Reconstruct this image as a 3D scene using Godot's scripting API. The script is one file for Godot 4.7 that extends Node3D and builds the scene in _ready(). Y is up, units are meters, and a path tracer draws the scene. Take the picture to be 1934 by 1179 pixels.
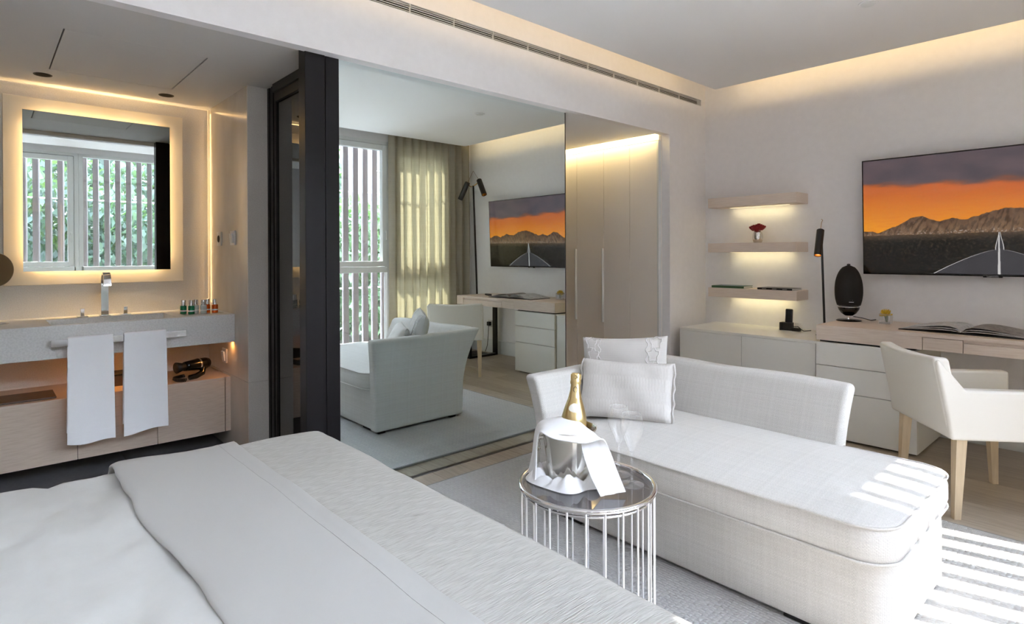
extends Node3D
# A hotel room: bed in front, chaise sofa, desk wall with television, mirror slider and bathroom vanity to the left.
# x runs along the television wall away from the bathroom, z runs from the television wall towards the bed head, y is up.

const CEIL := 2.5835
const BULK := 2.1936
const BCEIL := 2.2236
const EXPO := 10.6

var taken := {}
var rng := RandomNumberGenerator.new()
var M := {}

# ------------------------------------------------------------------ mesh builder
class MB:
	var v := PackedVector3Array()
	var n := PackedVector3Array()
	var uv := PackedVector2Array()
	var ix := PackedInt32Array()

	func vert(p: Vector3, q: Vector3, t := Vector2.ZERO) -> int:
		v.append(p); n.append(q); uv.append(t)
		return v.size() - 1

	func face(a: int, b: int, c: int) -> void:      # counter-clockwise from outside, stored clockwise
		ix.append(a); ix.append(c); ix.append(b)

	func quad(a: Vector3, b: Vector3, c: Vector3, d: Vector3) -> void:
		var q := (b - a).cross(d - a).normalized()
		var i := vert(a, q, Vector2(0, 1)); vert(b, q, Vector2(1, 1)); vert(c, q, Vector2(1, 0)); vert(d, q, Vector2(0, 0))
		face(i, i + 1, i + 2); face(i, i + 2, i + 3)

	func box(c: Vector3, s: Vector3, r := 0.0, k := 1, xf := Transform3D()) -> MB:
		var h := s * 0.5
		r = minf(r, minf(h.x, minf(h.y, h.z)) * 0.999)
		for a in 3:
			var u := (a + 1) % 3
			var w := (a + 2) % 3
			var lu := spread(h[u], r, k)
			var lw := spread(h[w], r, k)
			for sg in [-1, 1]:
				var base := v.size()
				for y in lw:
					for x in lu:
						var p := Vector3.ZERO
						p[a] = h[a] * sg; p[u] = x; p[w] = y
						var d := Vector3.ZERO
						d[a] = sg
						if r > 0.0:
							var inn := p.clamp(-(h - Vector3.ONE * r), h - Vector3.ONE * r)
							d = (p - inn).normalized()
							p = inn + d * r
						vert(xf * (p + c), (xf.basis * d).normalized(), Vector2(x, y))
				var m := lu.size()
				for j in lw.size() - 1:
					for i in m - 1:
						var q := base + j * m + i
						if sg > 0:
							face(q, q + 1, q + m + 1); face(q, q + m + 1, q + m)
						else:
							face(q, q + m + 1, q + 1); face(q, q + m, q + m + 1)
		return self

	func spread(h: float, r: float, k: int) -> Array:
		if r <= 0.0:
			return [-h, h]
		var l := []
		for i in k + 1:
			l.append(-h + r * (1.0 - tan(PI / 4 * (1.0 - float(i) / k))))
		for i in k + 1:
			l.append(h - r * (1.0 - tan(PI / 4 * float(i) / k)))
		return l

	# rows of points -> smooth surface; quad (i,j),(i,j+1),(i+1,j+1),(i+1,j) counter-clockwise from outside
	func grid(rows: Array, close_u := false, close_v := false, flip := false) -> MB:
		var nr := rows.size()
		var nc: int = rows[0].size()
		var base := v.size()
		for i in nr:
			for j in nc:
				vert(rows[i][j], Vector3.ZERO, Vector2(float(j) / (nc - 1), float(i) / (nr - 1)))
		for i in (nr if close_v else nr - 1):
			for j in (nc if close_u else nc - 1):
				var a := base + i * nc + j
				var b := base + i * nc + (j + 1) % nc
				var c := base + ((i + 1) % nr) * nc + (j + 1) % nc
				var d := base + ((i + 1) % nr) * nc + j
				if flip:
					smooth(a, c, b); smooth(a, d, c)
				else:
					smooth(a, b, c); smooth(a, c, d)
		for i in range(base, v.size()):
			n[i] = n[i].normalized() if n[i].length_squared() > 1e-20 else Vector3.UP
		return self

	func smooth(a: int, b: int, c: int) -> void:
		var q := (v[b] - v[a]).cross(v[c] - v[a])
		if q.length_squared() < 1e-18:
			return
		n[a] += q; n[b] += q; n[c] += q
		face(a, b, c)

	func cap(ring: Array, up: Vector3) -> void:
		var m := Vector3.ZERO
		for p in ring: m += p
		m /= ring.size()
		var base := vert(m, up)
		for p in ring: vert(p, up)
		for i in ring.size():
			var a := base + 1 + i
			var b := base + 1 + (i + 1) % ring.size()
			if (v[a] - m).cross(v[b] - m).dot(up) > 0: face(base, a, b)
			else: face(base, b, a)

	func loft(rings: Array, cap0 := true, cap1 := true, flip := false) -> MB:
		grid(rings, true, false, flip)
		if cap0: cap(rings[0], capdir(rings[0], rings[1]))
		if cap1: cap(rings[-1], capdir(rings[-1], rings[-2]))
		return self

	func capdir(r0: Array, r1: Array) -> Vector3:
		var q := Vector3.ZERO
		var m := Vector3.ZERO
		for p in r0: m += p
		m /= r0.size()
		for i in r0.size(): q += (r0[i] - m).cross(r0[(i + 1) % r0.size()] - m)
		q = q.normalized()
		var m1 := Vector3.ZERO
		for p in r1: m1 += p
		m1 /= r1.size()
		if absf(q.dot(m - m1)) > 1e-7: return q * signf(q.dot(m - m1))
		return q

	func tube(pts: Array, rad, sides := 8, closed := false, caps := true) -> MB:
		var m := pts.size()
		var rings := []
		var up := Vector3.UP
		var t0: Vector3 = (pts[1] - pts[0]).normalized()
		if absf(t0.dot(up)) > 0.9: up = Vector3.RIGHT
		var side := t0.cross(up).normalized()
		for i in m:
			var a: Vector3 = pts[(i - 1 + m) % m] if closed or i > 0 else pts[i]
			var b: Vector3 = pts[(i + 1) % m] if closed or i < m - 1 else pts[i]
			var t := (b - a).normalized()
			side = (side - t * side.dot(t)).normalized()
			var o := t.cross(side)
			var r: float = rad[i] if rad is Array else rad
			var ring := []
			for k in sides:
				var an := TAU * k / sides
				ring.append(pts[i] + (side * cos(an) - o * sin(an)) * r)
			rings.append(ring)
		grid(rings, true, closed, true)
		if caps and not closed:
			cap(rings[0], -(pts[1] - pts[0]).normalized()); cap(rings[-1], (pts[-1] - pts[-2]).normalized())
		return self

	func lathe(profile: Array, segs := 24, xf := Transform3D()) -> MB:   # Vector2(radius, height), from the bottom up on the outside
		var rows := []
		for q in profile:
			var row := []
			for k in segs:
				var an := TAU * k / segs
				row.append(xf * Vector3(q.x * cos(an), q.y, -q.x * sin(an)))
			rows.append(row)
		return grid(rows, true, false)

	func disc(c: Vector3, r: float, up := Vector3.UP, segs := 24) -> MB:
		var s := up.cross(Vector3.RIGHT if absf(up.x) < 0.9 else Vector3.UP).normalized()
		var o := up.cross(s)
		var ring := []
		for k in segs: ring.append(c + (s * cos(TAU * k / segs) + o * sin(TAU * k / segs)) * r)
		cap(ring, up)
		return self

	func prism(poly: PackedVector2Array, depth: float, xf := Transform3D()) -> MB:   # polygon in xy, extruded along +z
		var tris := Geometry2D.triangulate_polygon(poly)
		for k in [0, 1]:
			var base := v.size()
			var q := (xf.basis * Vector3(0, 0, 1.0 if k else -1.0)).normalized()
			for p in poly: vert(xf * Vector3(p.x, p.y, depth * k), q)
			for i in range(0, tris.size(), 3):
				var a := base + tris[i]
				var b := base + tris[i + 1]
				var c := base + tris[i + 2]
				if (v[b] - v[a]).cross(v[c] - v[a]).dot(q) > 0: face(a, b, c)
				else: face(a, c, b)
		var cw := Geometry2D.is_polygon_clockwise(poly)
		for i in poly.size():
			var a := poly[i]
			var b := poly[(i + 1) % poly.size()]
			if cw:
				var t := a; a = b; b = t
			quad(xf * Vector3(a.x, a.y, 0), xf * Vector3(b.x, b.y, 0), xf * Vector3(b.x, b.y, depth), xf * Vector3(a.x, a.y, depth))
		return self

	func warp(f: Callable) -> MB:     # moves the points and makes the normals again (shared points by place)
		var at := {}
		var acc := {}
		for i in v.size(): at[i] = Vector3i((v[i] * 20000.0).round())
		for i in v.size(): v[i] = f.call(v[i])
		for i in range(0, ix.size(), 3):
			var q := (v[ix[i + 2]] - v[ix[i]]).cross(v[ix[i + 1]] - v[ix[i]])
			for k in 3:
				var key = at[ix[i + k]]
				acc[key] = acc.get(key, Vector3.ZERO) + q
		for i in v.size():
			if acc.has(at[i]) and acc[at[i]].length_squared() > 1e-22: n[i] = acc[at[i]].normalized()
		return self

	func mesh() -> ArrayMesh:
		var a := []
		a.resize(Mesh.ARRAY_MAX)
		a[Mesh.ARRAY_VERTEX] = v; a[Mesh.ARRAY_NORMAL] = n; a[Mesh.ARRAY_TEX_UV] = uv; a[Mesh.ARRAY_INDEX] = ix
		var am := ArrayMesh.new()
		am.add_surface_from_arrays(Mesh.PRIMITIVE_TRIANGLES, a)
		return am

# ------------------------------------------------------------------ scene helpers
func numbered(called: String) -> String:
	taken[called] = taken.get(called, -1) + 1
	return called if taken[called] == 0 else "%s_%03d" % [called, taken[called]]

func part(called: String, mb, mat: Material, parent: Node = self, at := Vector3.ZERO) -> MeshInstance3D:
	var o := MeshInstance3D.new()
	o.mesh = mb.mesh() if mb is MB else mb
	o.material_override = null
	for i in o.mesh.get_surface_count(): o.set_surface_override_material(i, mat)
	o.name = numbered(called) if parent == self else called
	parent.add_child(o, true)
	o.position = at
	return o

func thing(called: String, label: String, category: String, at := Vector3.ZERO, turn := 0.0, group := "") -> Node3D:
	var o := Node3D.new()
	o.name = numbered(called)
	add_child(o)
	o.position = at; o.rotation.y = turn
	return tag(o, label, category, group)

func tag(o: Node3D, label: String, category: String, group := "") -> Node3D:
	o.set_meta("label", label); o.set_meta("category", category)
	if group: o.set_meta("group", group)
	return o

func struct(called: String, mb, mat: Material) -> MeshInstance3D:
	var o := part(called, mb, mat)
	o.set_meta("kind", "structure")
	return o

func shell(called: String) -> Node3D:
	var o := Node3D.new()
	o.name = called
	add_child(o)
	o.set_meta("kind", "structure")
	return o

func copy(o: Node3D, label: String, at: Vector3, turn := 0.0) -> Node3D:
	var c: Node3D = o.duplicate()
	c.name = numbered(o.name)
	add_child(c)
	c.position = at; c.rotation.y = turn
	c.set_meta("label", label)
	return c

func span(a: Vector3, b: Vector3, r := 0.0, k := 1) -> MB:
	return MB.new().box((a + b) * 0.5, (b - a).abs(), r, k)

func add_span(m: MB, a: Vector3, b: Vector3, r := 0.0) -> MB:
	return m.box((a + b) * 0.5, (b - a).abs(), r)

func rring(c: Vector3, hx: float, hz: float, rad: float, k := 6) -> Array:   # rounded rectangle lying flat, counter-clockwise seen from above
	rad = minf(rad, minf(hx, hz) * 0.999)
	var ring := []
	for q in 4:
		var s := Vector2([1, -1, -1, 1][q], [-1, -1, 1, 1][q])
		for i in k + 1:
			var an := PI / 2 * (q + float(i) / k)
			ring.append(c + Vector3(s.x * (hx - rad) + cos(an) * rad, 0, s.y * (hz - rad) - sin(an) * rad))
	return ring

func strip(called: String, parent: Node3D, at: Vector3, size: Vector2, facing: Vector3, color: Color, energy: float, along := Vector3.ZERO) -> void:
	var l := AreaLight3D.new()
	l.name = called
	l.area_size = size
	l.light_color = color
	l.light_energy = energy
	l.area_normalize_energy = true
	l.shadow_enabled = true
	l.area_range = 12.0
	parent.add_child(l, true)
	var z := -facing.normalized()
	var x := along.normalized() if along != Vector3.ZERO else (Vector3.UP.cross(z).normalized() if absf(z.y) < 0.95 else Vector3.RIGHT)
	x = (x - z * x.dot(z)).normalized()
	l.global_transform = Transform3D(Basis(x, z.cross(x), z), at)

# ------------------------------------------------------------------ materials
func srgb(r: int, g: int, b: int) -> Color:
	return Color(r / 255.0, g / 255.0, b / 255.0)

func mat(called: String, c: Color, rough := 0.6, metal := 0.0) -> StandardMaterial3D:
	var m := StandardMaterial3D.new()
	m.resource_name = called
	m.albedo_color = c
	m.roughness = rough
	m.metallic = metal
	M[called] = m
	return m

func noise(sd: int, freq: float, octaves := 4, kind := FastNoiseLite.TYPE_SIMPLEX_SMOOTH) -> FastNoiseLite:
	var f := FastNoiseLite.new()
	f.seed = sd; f.frequency = freq; f.fractal_octaves = octaves; f.noise_type = kind
	return f

func ntex(f: FastNoiseLite, ramp: Array, size := 512) -> NoiseTexture2D:
	var t := NoiseTexture2D.new()
	t.width = size; t.height = size; t.seamless = true; t.noise = f
	var g := Gradient.new()
	var offs := PackedFloat32Array()
	var cols := PackedColorArray()
	for i in ramp.size():
		offs.append(float(i) / (ramp.size() - 1)); cols.append(ramp[i])
	g.offsets = offs; g.colors = cols
	t.color_ramp = g
	return t

func plain_noise(f: FastNoiseLite, size := 256) -> NoiseTexture2D:
	var t := NoiseTexture2D.new()
	t.width = size; t.height = size; t.seamless = true; t.noise = f
	return t

func textured(called: String, tex: Texture2D, scale: Vector3, rough := 0.6, bump: Texture2D = null, depth := 0.0) -> StandardMaterial3D:
	var m := mat(called, Color.WHITE, rough)
	m.albedo_texture = tex
	m.uv1_triplanar = true
	m.uv1_scale = scale
	if bump:
		m.heightmap_enabled = true
		m.heightmap_texture = bump
		m.heightmap_scale = depth
	return m

func weave(sd: int, threads: int, tone_a: Color, tone_b: Color, slub: float, size := 128) -> Array:   # [colour, height] of a woven cloth
	var im := Image.create(size, size, false, Image.FORMAT_RGB8)
	var hi := Image.create(size, size, false, Image.FORMAT_RGB8)
	var r := RandomNumberGenerator.new()
	r.seed = sd
	var wx := []
	var wy := []
	for i in threads:
		wx.append(r.randf()); wy.append(r.randf())
	for y in size:
		for x in size:
			var fx := float(x) / size * threads
			var fy := float(y) / size * threads
			var cx := int(fx)
			var cy := int(fy)
			var over := (cx + cy) % 2 == 0
			var ax := sin(PI * (fx - cx))
			var ay := sin(PI * (fy - cy))
			var h := (ay * (0.6 + 0.4 * ax)) if over else (ax * (0.6 + 0.4 * ay))
			var t: float = (wy[cy] if over else wx[cx]) * slub * 0.4 + r.randf() * 0.7 * slub + (0.0 if over else 0.12)
			im.set_pixel(x, y, tone_a.lerp(tone_b, clampf(t, 0, 1)))
			hi.set_pixel(x, y, Color(h, h, h))
	return [ImageTexture.create_from_image(im), ImageTexture.create_from_image(hi)]

func glow(called: String, c: Color, energy: float) -> StandardMaterial3D:
	var m := mat(called, Color(0.9, 0.88, 0.82), 0.5)
	m.emission_enabled = true
	m.emission = c
	m.emission_energy_multiplier = energy
	return m

func pane(called: String, c: Color, alpha: float, rough := 0.0) -> StandardMaterial3D:
	var m := mat(called, Color(c.r, c.g, c.b, alpha), rough)
	m.transparency = BaseMaterial3D.TRANSPARENCY_ALPHA
	return m

func make_materials() -> void:
	textured("plaster", ntex(noise(1, 0.03), [srgb(240, 238, 239), srgb(244, 242, 243)]), Vector3.ONE * 0.9, 0.85, plain_noise(noise(2, 0.05)), 0.03)
	mat("ceiling_white", srgb(244, 244, 245), 0.9)
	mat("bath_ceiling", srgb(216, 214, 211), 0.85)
	textured("stone", ntex(noise(5, 0.09, 5), [srgb(206, 199, 191), srgb(215, 209, 201), srgb(223, 218, 211)]), Vector3.ONE * 2.6, 0.42, plain_noise(noise(6, 0.12, 4)), 0.02)
	textured("polished_stone", ntex(noise(7, 0.012, 5), [srgb(202, 195, 185), srgb(209, 203, 194), srgb(215, 209, 200)]), Vector3(0.9, 0.35, 0.9), 0.16)
	textured("counter_stone", ntex(noise(8, 0.07, 6), [srgb(206, 205, 203), srgb(218, 217, 215), srgb(228, 227, 226)]), Vector3.ONE * 2.2, 0.38)
	textured("slate", ntex(noise(9, 0.04, 4), [srgb(116, 115, 117), srgb(130, 129, 131)]), Vector3.ONE * 1.5, 0.45)
	var grain := noise(11, 0.016, 4)
	textured("oak", ntex(grain, [srgb(220, 202, 187), srgb(229, 213, 199), srgb(235, 220, 207)]), Vector3(0.7, 11, 11), 0.5, plain_noise(noise(12, 0.03, 3)), 0.02)
	textured("oak_vanity", ntex(grain, [srgb(192, 174, 156), srgb(202, 185, 168), srgb(208, 193, 177)]), Vector3(18, 18, 1.1), 0.5, plain_noise(noise(12, 0.03, 3)), 0.02)
	textured("oak_leg", ntex(grain, [srgb(202, 182, 152), srgb(216, 198, 170)]), Vector3(8, 0.6, 8), 0.5)
	for i in 5:
		var d: float = [-10, -4, 0, 5, 9][i]
		textured("plank_%d" % i, ntex(noise(20 + i, 0.014, 4), [srgb(int(160 + d), int(147 + d), int(130 + d)), srgb(int(174 + d), int(161 + d), int(144 + d)), srgb(int(183 + d), int(171 + d), int(153 + d))]), Vector3(0.45, 6, 6), 0.38, plain_noise(noise(12, 0.03, 3)), 0.015)
	mat("lacquer", srgb(240, 240, 235), 0.35)
	mat("wardrobe_lacquer", srgb(246, 241, 235), 0.45)
	mat("frame_white", srgb(228, 230, 229), 0.4)
	mat("gap_dark", srgb(26, 24, 22), 0.9)
	mat("black_metal", srgb(34, 32, 36), 0.32, 0.6)
	mat("matte_black", srgb(22, 22, 24), 0.5)
	mat("gloss_black", srgb(10, 10, 11), 0.14)
	mat("chrome", srgb(226, 226, 228), 0.07, 1.0)
	mat("steel_rod", srgb(246, 246, 248), 0.35, 0.55)
	mat("silver", srgb(224, 221, 214), 0.16, 1.0)
	mat("gold_foil", srgb(226, 202, 148), 0.28, 1.0)
	mat("brass", srgb(196, 160, 100), 0.25, 1.0)
	mat("mirror", srgb(226, 236, 236), 0.0, 1.0)
	mat("magnifier_back", srgb(150, 130, 104), 0.35, 0.7)
	var tint := mat("dark_glass", srgb(26, 28, 27), 0.02)
	tint.metallic_specular = 0.85
	pane("window_glass", Color(0.95, 1, 0.99), 0.04)
	var tg := pane("smoked_glass", srgb(86, 84, 88), 0.6)
	tg.roughness = 0.02
	var wg := pane("drinking_glass", Color(1, 1, 1), 0.06)
	wg.metallic_specular = 0.5
	pane("crystal", Color(0.97, 0.99, 1.0), 0.12)
	var w := weave(31, 32, srgb(232, 229, 225), srgb(196, 193, 188), 0.75)
	textured("sofa_cloth", w[0], Vector3.ONE * 7.0, 0.95, w[1], 0.08)
	var w2 := weave(33, 16, srgb(228, 224, 220), srgb(208, 203, 198), 0.6)
	textured("pillow_cloth", w2[0], Vector3(9, 1.1, 9), 0.95, w2[1], 0.08)
	var pl := textured("pillow_plain", w2[0], Vector3.ONE * 18.0, 0.95, w2[1], 0.04)
	pl.albedo_color = srgb(250, 250, 250)
	mat("lace", srgb(236, 233, 230), 0.9)
	textured("linen_white", ntex(noise(41, 0.02), [srgb(206, 206, 203), srgb(211, 211, 208)]), Vector3.ONE * 1.2, 0.9, plain_noise(noise(42, 0.012, 3)), 0.25)
	mat("sheet_band", srgb(189, 188, 185), 0.85)
	textured("bedspread_cloth", ntex(noise(43, 0.05, 4), [srgb(168, 165, 158), srgb(196, 194, 188), srgb(210, 208, 203)], 512), Vector3(12, 12, 0.55), 0.95, plain_noise(noise(43, 0.05, 4), 512), 0.2)
	mat("towel", srgb(250, 250, 252), 0.95)
	mat("napkin", srgb(242, 242, 243), 0.9)
	var rw := weave(51, 8, srgb(200, 198, 196), srgb(170, 169, 169), 0.6, 96)
	textured("rug_wool", rw[0], Vector3(7, 7, 9), 1.0, rw[1], 0.35)
	var cw := weave(61, 24, srgb(204, 198, 184), srgb(174, 167, 151), 0.8)
	var cu := textured("curtain_linen", cw[0], Vector3(9, 9, 9), 0.95, cw[1], 0.05)
	cu.backlight_enabled = true
	cu.backlight = srgb(214, 206, 178)
	mat("chair_hide", srgb(230, 227, 220), 0.55)
	textured("fin_wood", ntex(grain, [srgb(104, 92, 92), srgb(130, 116, 116)]), Vector3(9, 0.5, 9), 0.6)
	mat("track_steel", srgb(150, 150, 150), 0.4, 0.7)
	mat("bark", srgb(72, 60, 48), 0.9)
	for i in 3:
		var lf := mat("leaf_%d" % i, [srgb(30, 46, 42), srgb(42, 60, 50), srgb(64, 84, 58)][i], 0.6)
		lf.backlight_enabled = true
		lf.backlight = srgb(60, 84, 34)
	mat("garden_ground", srgb(96, 94, 84), 0.95)
	mat("paving", srgb(196, 194, 190), 0.9)
	textured("render_wall", ntex(noise(71, 0.05), [srgb(84, 80, 78), srgb(96, 92, 90)]), Vector3.ONE, 0.9)
	mat("petal_red", srgb(140, 12, 22), 0.6)
	mat("petal_yellow", srgb(222, 186, 52), 0.6)
	mat("stem_green", srgb(70, 92, 44), 0.7)
	mat("paper", srgb(228, 226, 222), 0.75)
	mat("paper_grey", srgb(150, 148, 146), 0.75)
	mat("paper_blue", srgb(120, 140, 158), 0.6)
	mat("book_green", srgb(70, 104, 74), 0.4)
	mat("book_black", srgb(28, 28, 30), 0.35)
	mat("switch_plate", srgb(206, 204, 202), 0.3, 0.2)
	mat("clear_liquid", srgb(196, 204, 200), 0.08)
	mat("green_liquid", srgb(22, 116, 78), 0.08)
	mat("orange_liquid", srgb(212, 88, 28), 0.08)
	mat("logo_silver", srgb(210, 210, 214), 0.3, 0.5)
	glow("led_warm", Color(1.0, 0.86, 0.64), 0.7 / EXPO)
	glow("led_line", Color(1.0, 0.82, 0.56), 0.55 / EXPO)
	glow("led_soft", Color(1.0, 0.93, 0.75), 1.1 / EXPO)
	glow("bulb", Color(1.0, 0.72, 0.5), 1.1 / EXPO)

# ------------------------------------------------------------------ setting
func set_camera() -> void:
	var cam := Camera3D.new()
	cam.name = "camera"
	add_child(cam)
	var f := 1106.3699                        # focal length in pixels of a 1934 x 1179 frame
	cam.projection = Camera3D.PROJECTION_FRUSTUM
	cam.near = 0.05
	cam.far = 200.0
	cam.size = 0.05 * 1179.0 / f
	cam.frustum_offset = Vector2(0, (484.5334 - 589.5) / f * 0.05)
	var yaw := deg_to_rad(47.8058)
	var pit := deg_to_rad(-0.2029)
	var roll := deg_to_rad(-0.2099)
	var d := Vector3(-sin(yaw) * cos(pit), sin(pit), -cos(yaw) * cos(pit))
	var r := d.cross(Vector3.UP).normalized()
	var u := r.cross(d)
	var r2 := r * cos(roll) + u * sin(roll)
	cam.transform = Transform3D(Basis(r2, r2.cross(d), -d), Vector3(2.6703, 1.2218, 4.7177))
	cam.current = true

func set_light() -> void:
	var env := Environment.new()
	env.background_mode = Environment.BG_SKY
	var sky := Sky.new()
	var sm := ProceduralSkyMaterial.new()
	sm.sky_top_color = srgb(202, 215, 234)
	sm.sky_horizon_color = srgb(240, 245, 251)
	sm.sky_curve = 0.2
	sm.ground_bottom_color = srgb(120, 116, 104)
	sm.ground_horizon_color = srgb(200, 200, 196)
	sm.sky_energy_multiplier = 1.0
	sm.sun_angle_max = 0.0
	sky.sky_material = sm
	env.sky = sky
	env.background_energy_multiplier = SKY
	env.tonemap_mode = Environment.TONE_MAPPER_LINEAR
	env.tonemap_exposure = EXPO
	env.sdfgi_enabled = true
	env.ssao_enabled = true
	env.ssil_enabled = true
	var we := WorldEnvironment.new()
	we.name = "world"
	we.environment = env
	add_child(we)
	var sun := DirectionalLight3D.new()
	sun.name = "sun"
	add_child(sun)
	var towards := Vector3(1.0, 1.0308 * 1.55, -0.25).normalized()
	sun.look_at_from_position(Vector3.ZERO, -towards, Vector3.UP)
	sun.light_energy = SUN
	sun.light_color = Color(1.0, 0.98, 0.95)
	sun.light_angular_distance = 0.5
	sun.shadow_enabled = true
	sun.sky_mode = DirectionalLight3D.SKY_MODE_LIGHT_ONLY

const SKY := 4.7
const SUN := 0.85
const WX := 3.2          # inner face of the window frames
const ZF := 6.1          # wall behind the bed head

func build_shell() -> void:
	# floors: oak boards along x, one by one; slate in the bathroom
	var fl := shell("floor")
	part("subfloor", span(Vector3(-1.95, -0.2, -0.2), Vector3(3.5, -0.012, ZF + 0.2)), M.gap_dark, fl)
	rng.seed = 7
	var lens := [1.1, 1.35, 1.6, 1.85]
	var boards := {}
	var z := 0.0
	var row := 0
	while z < ZF:
		var x := -1.73 if z > 0.55 and z < 3.38 else -0.07
		var w := minf(0.19, ZF - z)
		var first := true
		while x < 3.2:
			var l: float = lens[rng.randi() % 4]
			if first: l *= 0.35 + 0.6 * rng.randf()
			first = false
			l = minf(l, 3.2 - x)
			if 3.2 - x - l < 0.2: l = 3.2 - x
			var o := part("plank", MB.new().box(Vector3.ZERO, Vector3(l - 0.0015, 0.012, w - 0.0015), 0.0008), M["plank_%d" % (rng.randi() % 5)], fl, Vector3(x + l / 2, -0.006, z + w / 2))
			o.set_meta("plank", true)
			x += l
		z += 0.19
		row += 1
	var bf := shell("floor_bath")
	for i in 4:
		for j in 3:
			var a := Vector3(-1.73 + j * 0.56, -0.012, 3.40 + i * 0.68)
			part("tile", MB.new().box(Vector3.ZERO, Vector3(0.557, 0.012, 0.677), 0.001), M.slate, bf, a + Vector3(0.28, 0.006, 0.34))
	# television wall, wall behind the bed, far wall of bathroom and closet
	struct("wall_back", span(Vector3(-1.95, -0.2, -0.2), Vector3(3.5, 3.0, 0.0)), M.plaster)
	struct("wall_front", span(Vector3(-1.95, -0.2, ZF), Vector3(3.5, 3.0, ZF + 0.2)), M.plaster)
	var wl := MB.new()
	add_span(wl, Vector3(-1.95, -0.2, 0.0), Vector3(-1.7345, 0.47, ZF))
	add_span(wl, Vector3(-1.95, 0.4715, 0.0), Vector3(-1.7345, 3.0, ZF))
	add_span(wl, Vector3(-1.95, 0.46, 0.0), Vector3(-1.737, 0.48, ZF))
	struct("wall_left", wl, M.stone)
	var bb := MB.new()
	add_span(bb, Vector3(0.0, 0.0, 0.0), Vector3(3.2, 0.16, 0.014), 0.003)
	struct("baseboard_back", bb, M.frame_white)
	# roof over everything
	struct("ceiling_slab", span(Vector3(-1.95, 2.82, -0.2), Vector3(3.5, 3.0, ZF + 0.2)), M.ceiling_white)
	# bulkhead wall over the openings, with the slot of the air grille
	var bk := MB.new()
	add_span(bk, Vector3(-0.075, -0.2, 0.0), Vector3(0.0, 2.5043, 0.5616))
	add_span(bk, Vector3(-0.064, BULK, 0.5616), Vector3(0.0, 2.5043, ZF))
	add_span(bk, Vector3(-0.064, 2.5585, 0.0), Vector3(0.0, 2.82, ZF))
	add_span(bk, Vector3(-0.064, 2.5043, 0.0), Vector3(0.0, 2.5585, 0.0697))
	add_span(bk, Vector3(-0.064, 2.5043, 3.6), Vector3(0.0, 2.5585, ZF))
	add_span(bk, Vector3(-0.064, 2.50, 0.06), Vector3(-0.045, 2.56, 3.61))
	struct("wall_bulkhead", bk, M.plaster)
	struct("wall_jamb", span(Vector3(-0.32, -0.1, 5.2), Vector3(0.0, BULK, ZF)), M.plaster)
	# bathroom and closet ceilings
	var bc := shell("ceiling_bath")
	var c := MB.new()
	var y1 := BCEIL + 0.06
	add_span(c, Vector3(-1.7345, BCEIL, 3.40), Vector3(-1.322, y1, ZF))
	add_span(c, Vector3(-0.568, BCEIL, 3.40), Vector3(-0.064, y1, ZF))
	add_span(c, Vector3(-1.322, BCEIL, 3.40), Vector3(-0.568, y1, 3.858))
	add_span(c, Vector3(-1.322, BCEIL, 4.444), Vector3(-0.568, y1, ZF))
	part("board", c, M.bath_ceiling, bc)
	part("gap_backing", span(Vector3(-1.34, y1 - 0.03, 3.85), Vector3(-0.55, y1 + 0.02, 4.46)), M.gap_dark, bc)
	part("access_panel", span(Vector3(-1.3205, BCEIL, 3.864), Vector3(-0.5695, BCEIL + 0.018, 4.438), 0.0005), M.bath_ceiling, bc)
	struct("ceiling_closet", span(Vector3(-1.7345, BULK, 0.672), Vector3(-0.064, BULK + 0.06, 3.40)), M.ceiling_white)
	# floating ceiling of the room, open along the walls
	var fc := MB.new()
	add_span(fc, Vector3(0.2009, CEIL, 0.1979), Vector3(3.056, 2.603, ZF))
	add_span(fc, Vector3(0.42, 2.603, 0.42), Vector3(3.056, 2.72, ZF))
	add_span(fc, Vector3(3.04, 2.603, 0.42), Vector3(3.056, 2.82, ZF))
	struct("ceiling", fc, M.ceiling_white)
	var cove := [[Vector3(0.30, 2.615, 0.26), Vector3(3.04, 2.67, 0.30), Vector3(1.67, 2.655, 0.255), Vector2(2.7, 0.03), Vector3(0, -0.12, -1), Vector3.RIGHT],
		[Vector3(0.26, 2.615, 0.30), Vector3(0.30, 2.67, ZF - 0.02), Vector3(0.255, 2.655, 3.2), Vector2(5.6, 0.03), Vector3(-1, -0.12, 0), Vector3.BACK]]
	for k in 2:
		var q: Array = cove[k]
		var t := thing("cove_light", ["warm light strip hidden above the ceiling edge along the television wall", "warm light strip hidden above the ceiling edge over the air grille"][k], "light strip")
		var hold := MB.new()
		add_span(hold, q[0], q[1], 0.003)
		part("housing", hold, M.frame_white, t)
		var fa := MB.new()
		if k == 0: add_span(fa, Vector3(0.32, 2.64, 0.2575), Vector3(3.02, 2.668, 0.26))
		else: add_span(fa, Vector3(0.2575, 2.64, 0.32), Vector3(0.26, 2.668, ZF - 0.05))
		part("diffuser", fa, M.led_warm, t)
		strip("cove_lamp", t, q[2], q[3], q[4], Color(1.0, 0.86, 0.62), COVE[k], q[5])
	# smoke detector on the ceiling
	var sd := thing("smoke_detector", "small round white detector on the room ceiling", "detector", Vector3(1.61, CEIL, 1.13))
	part("base", MB.new().lathe([Vector2(0.0, -0.006), Vector2(0.046, -0.006), Vector2(0.048, -0.003), Vector2(0.048, 0.0)], 28), M.ceiling_white, sd)
	part("sensor", MB.new().lathe([Vector2(0.0, -0.012), Vector2(0.03, -0.012), Vector2(0.036, -0.006)], 24), M.frame_white, sd)

const COVE := [0.028, 0.033]

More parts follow.
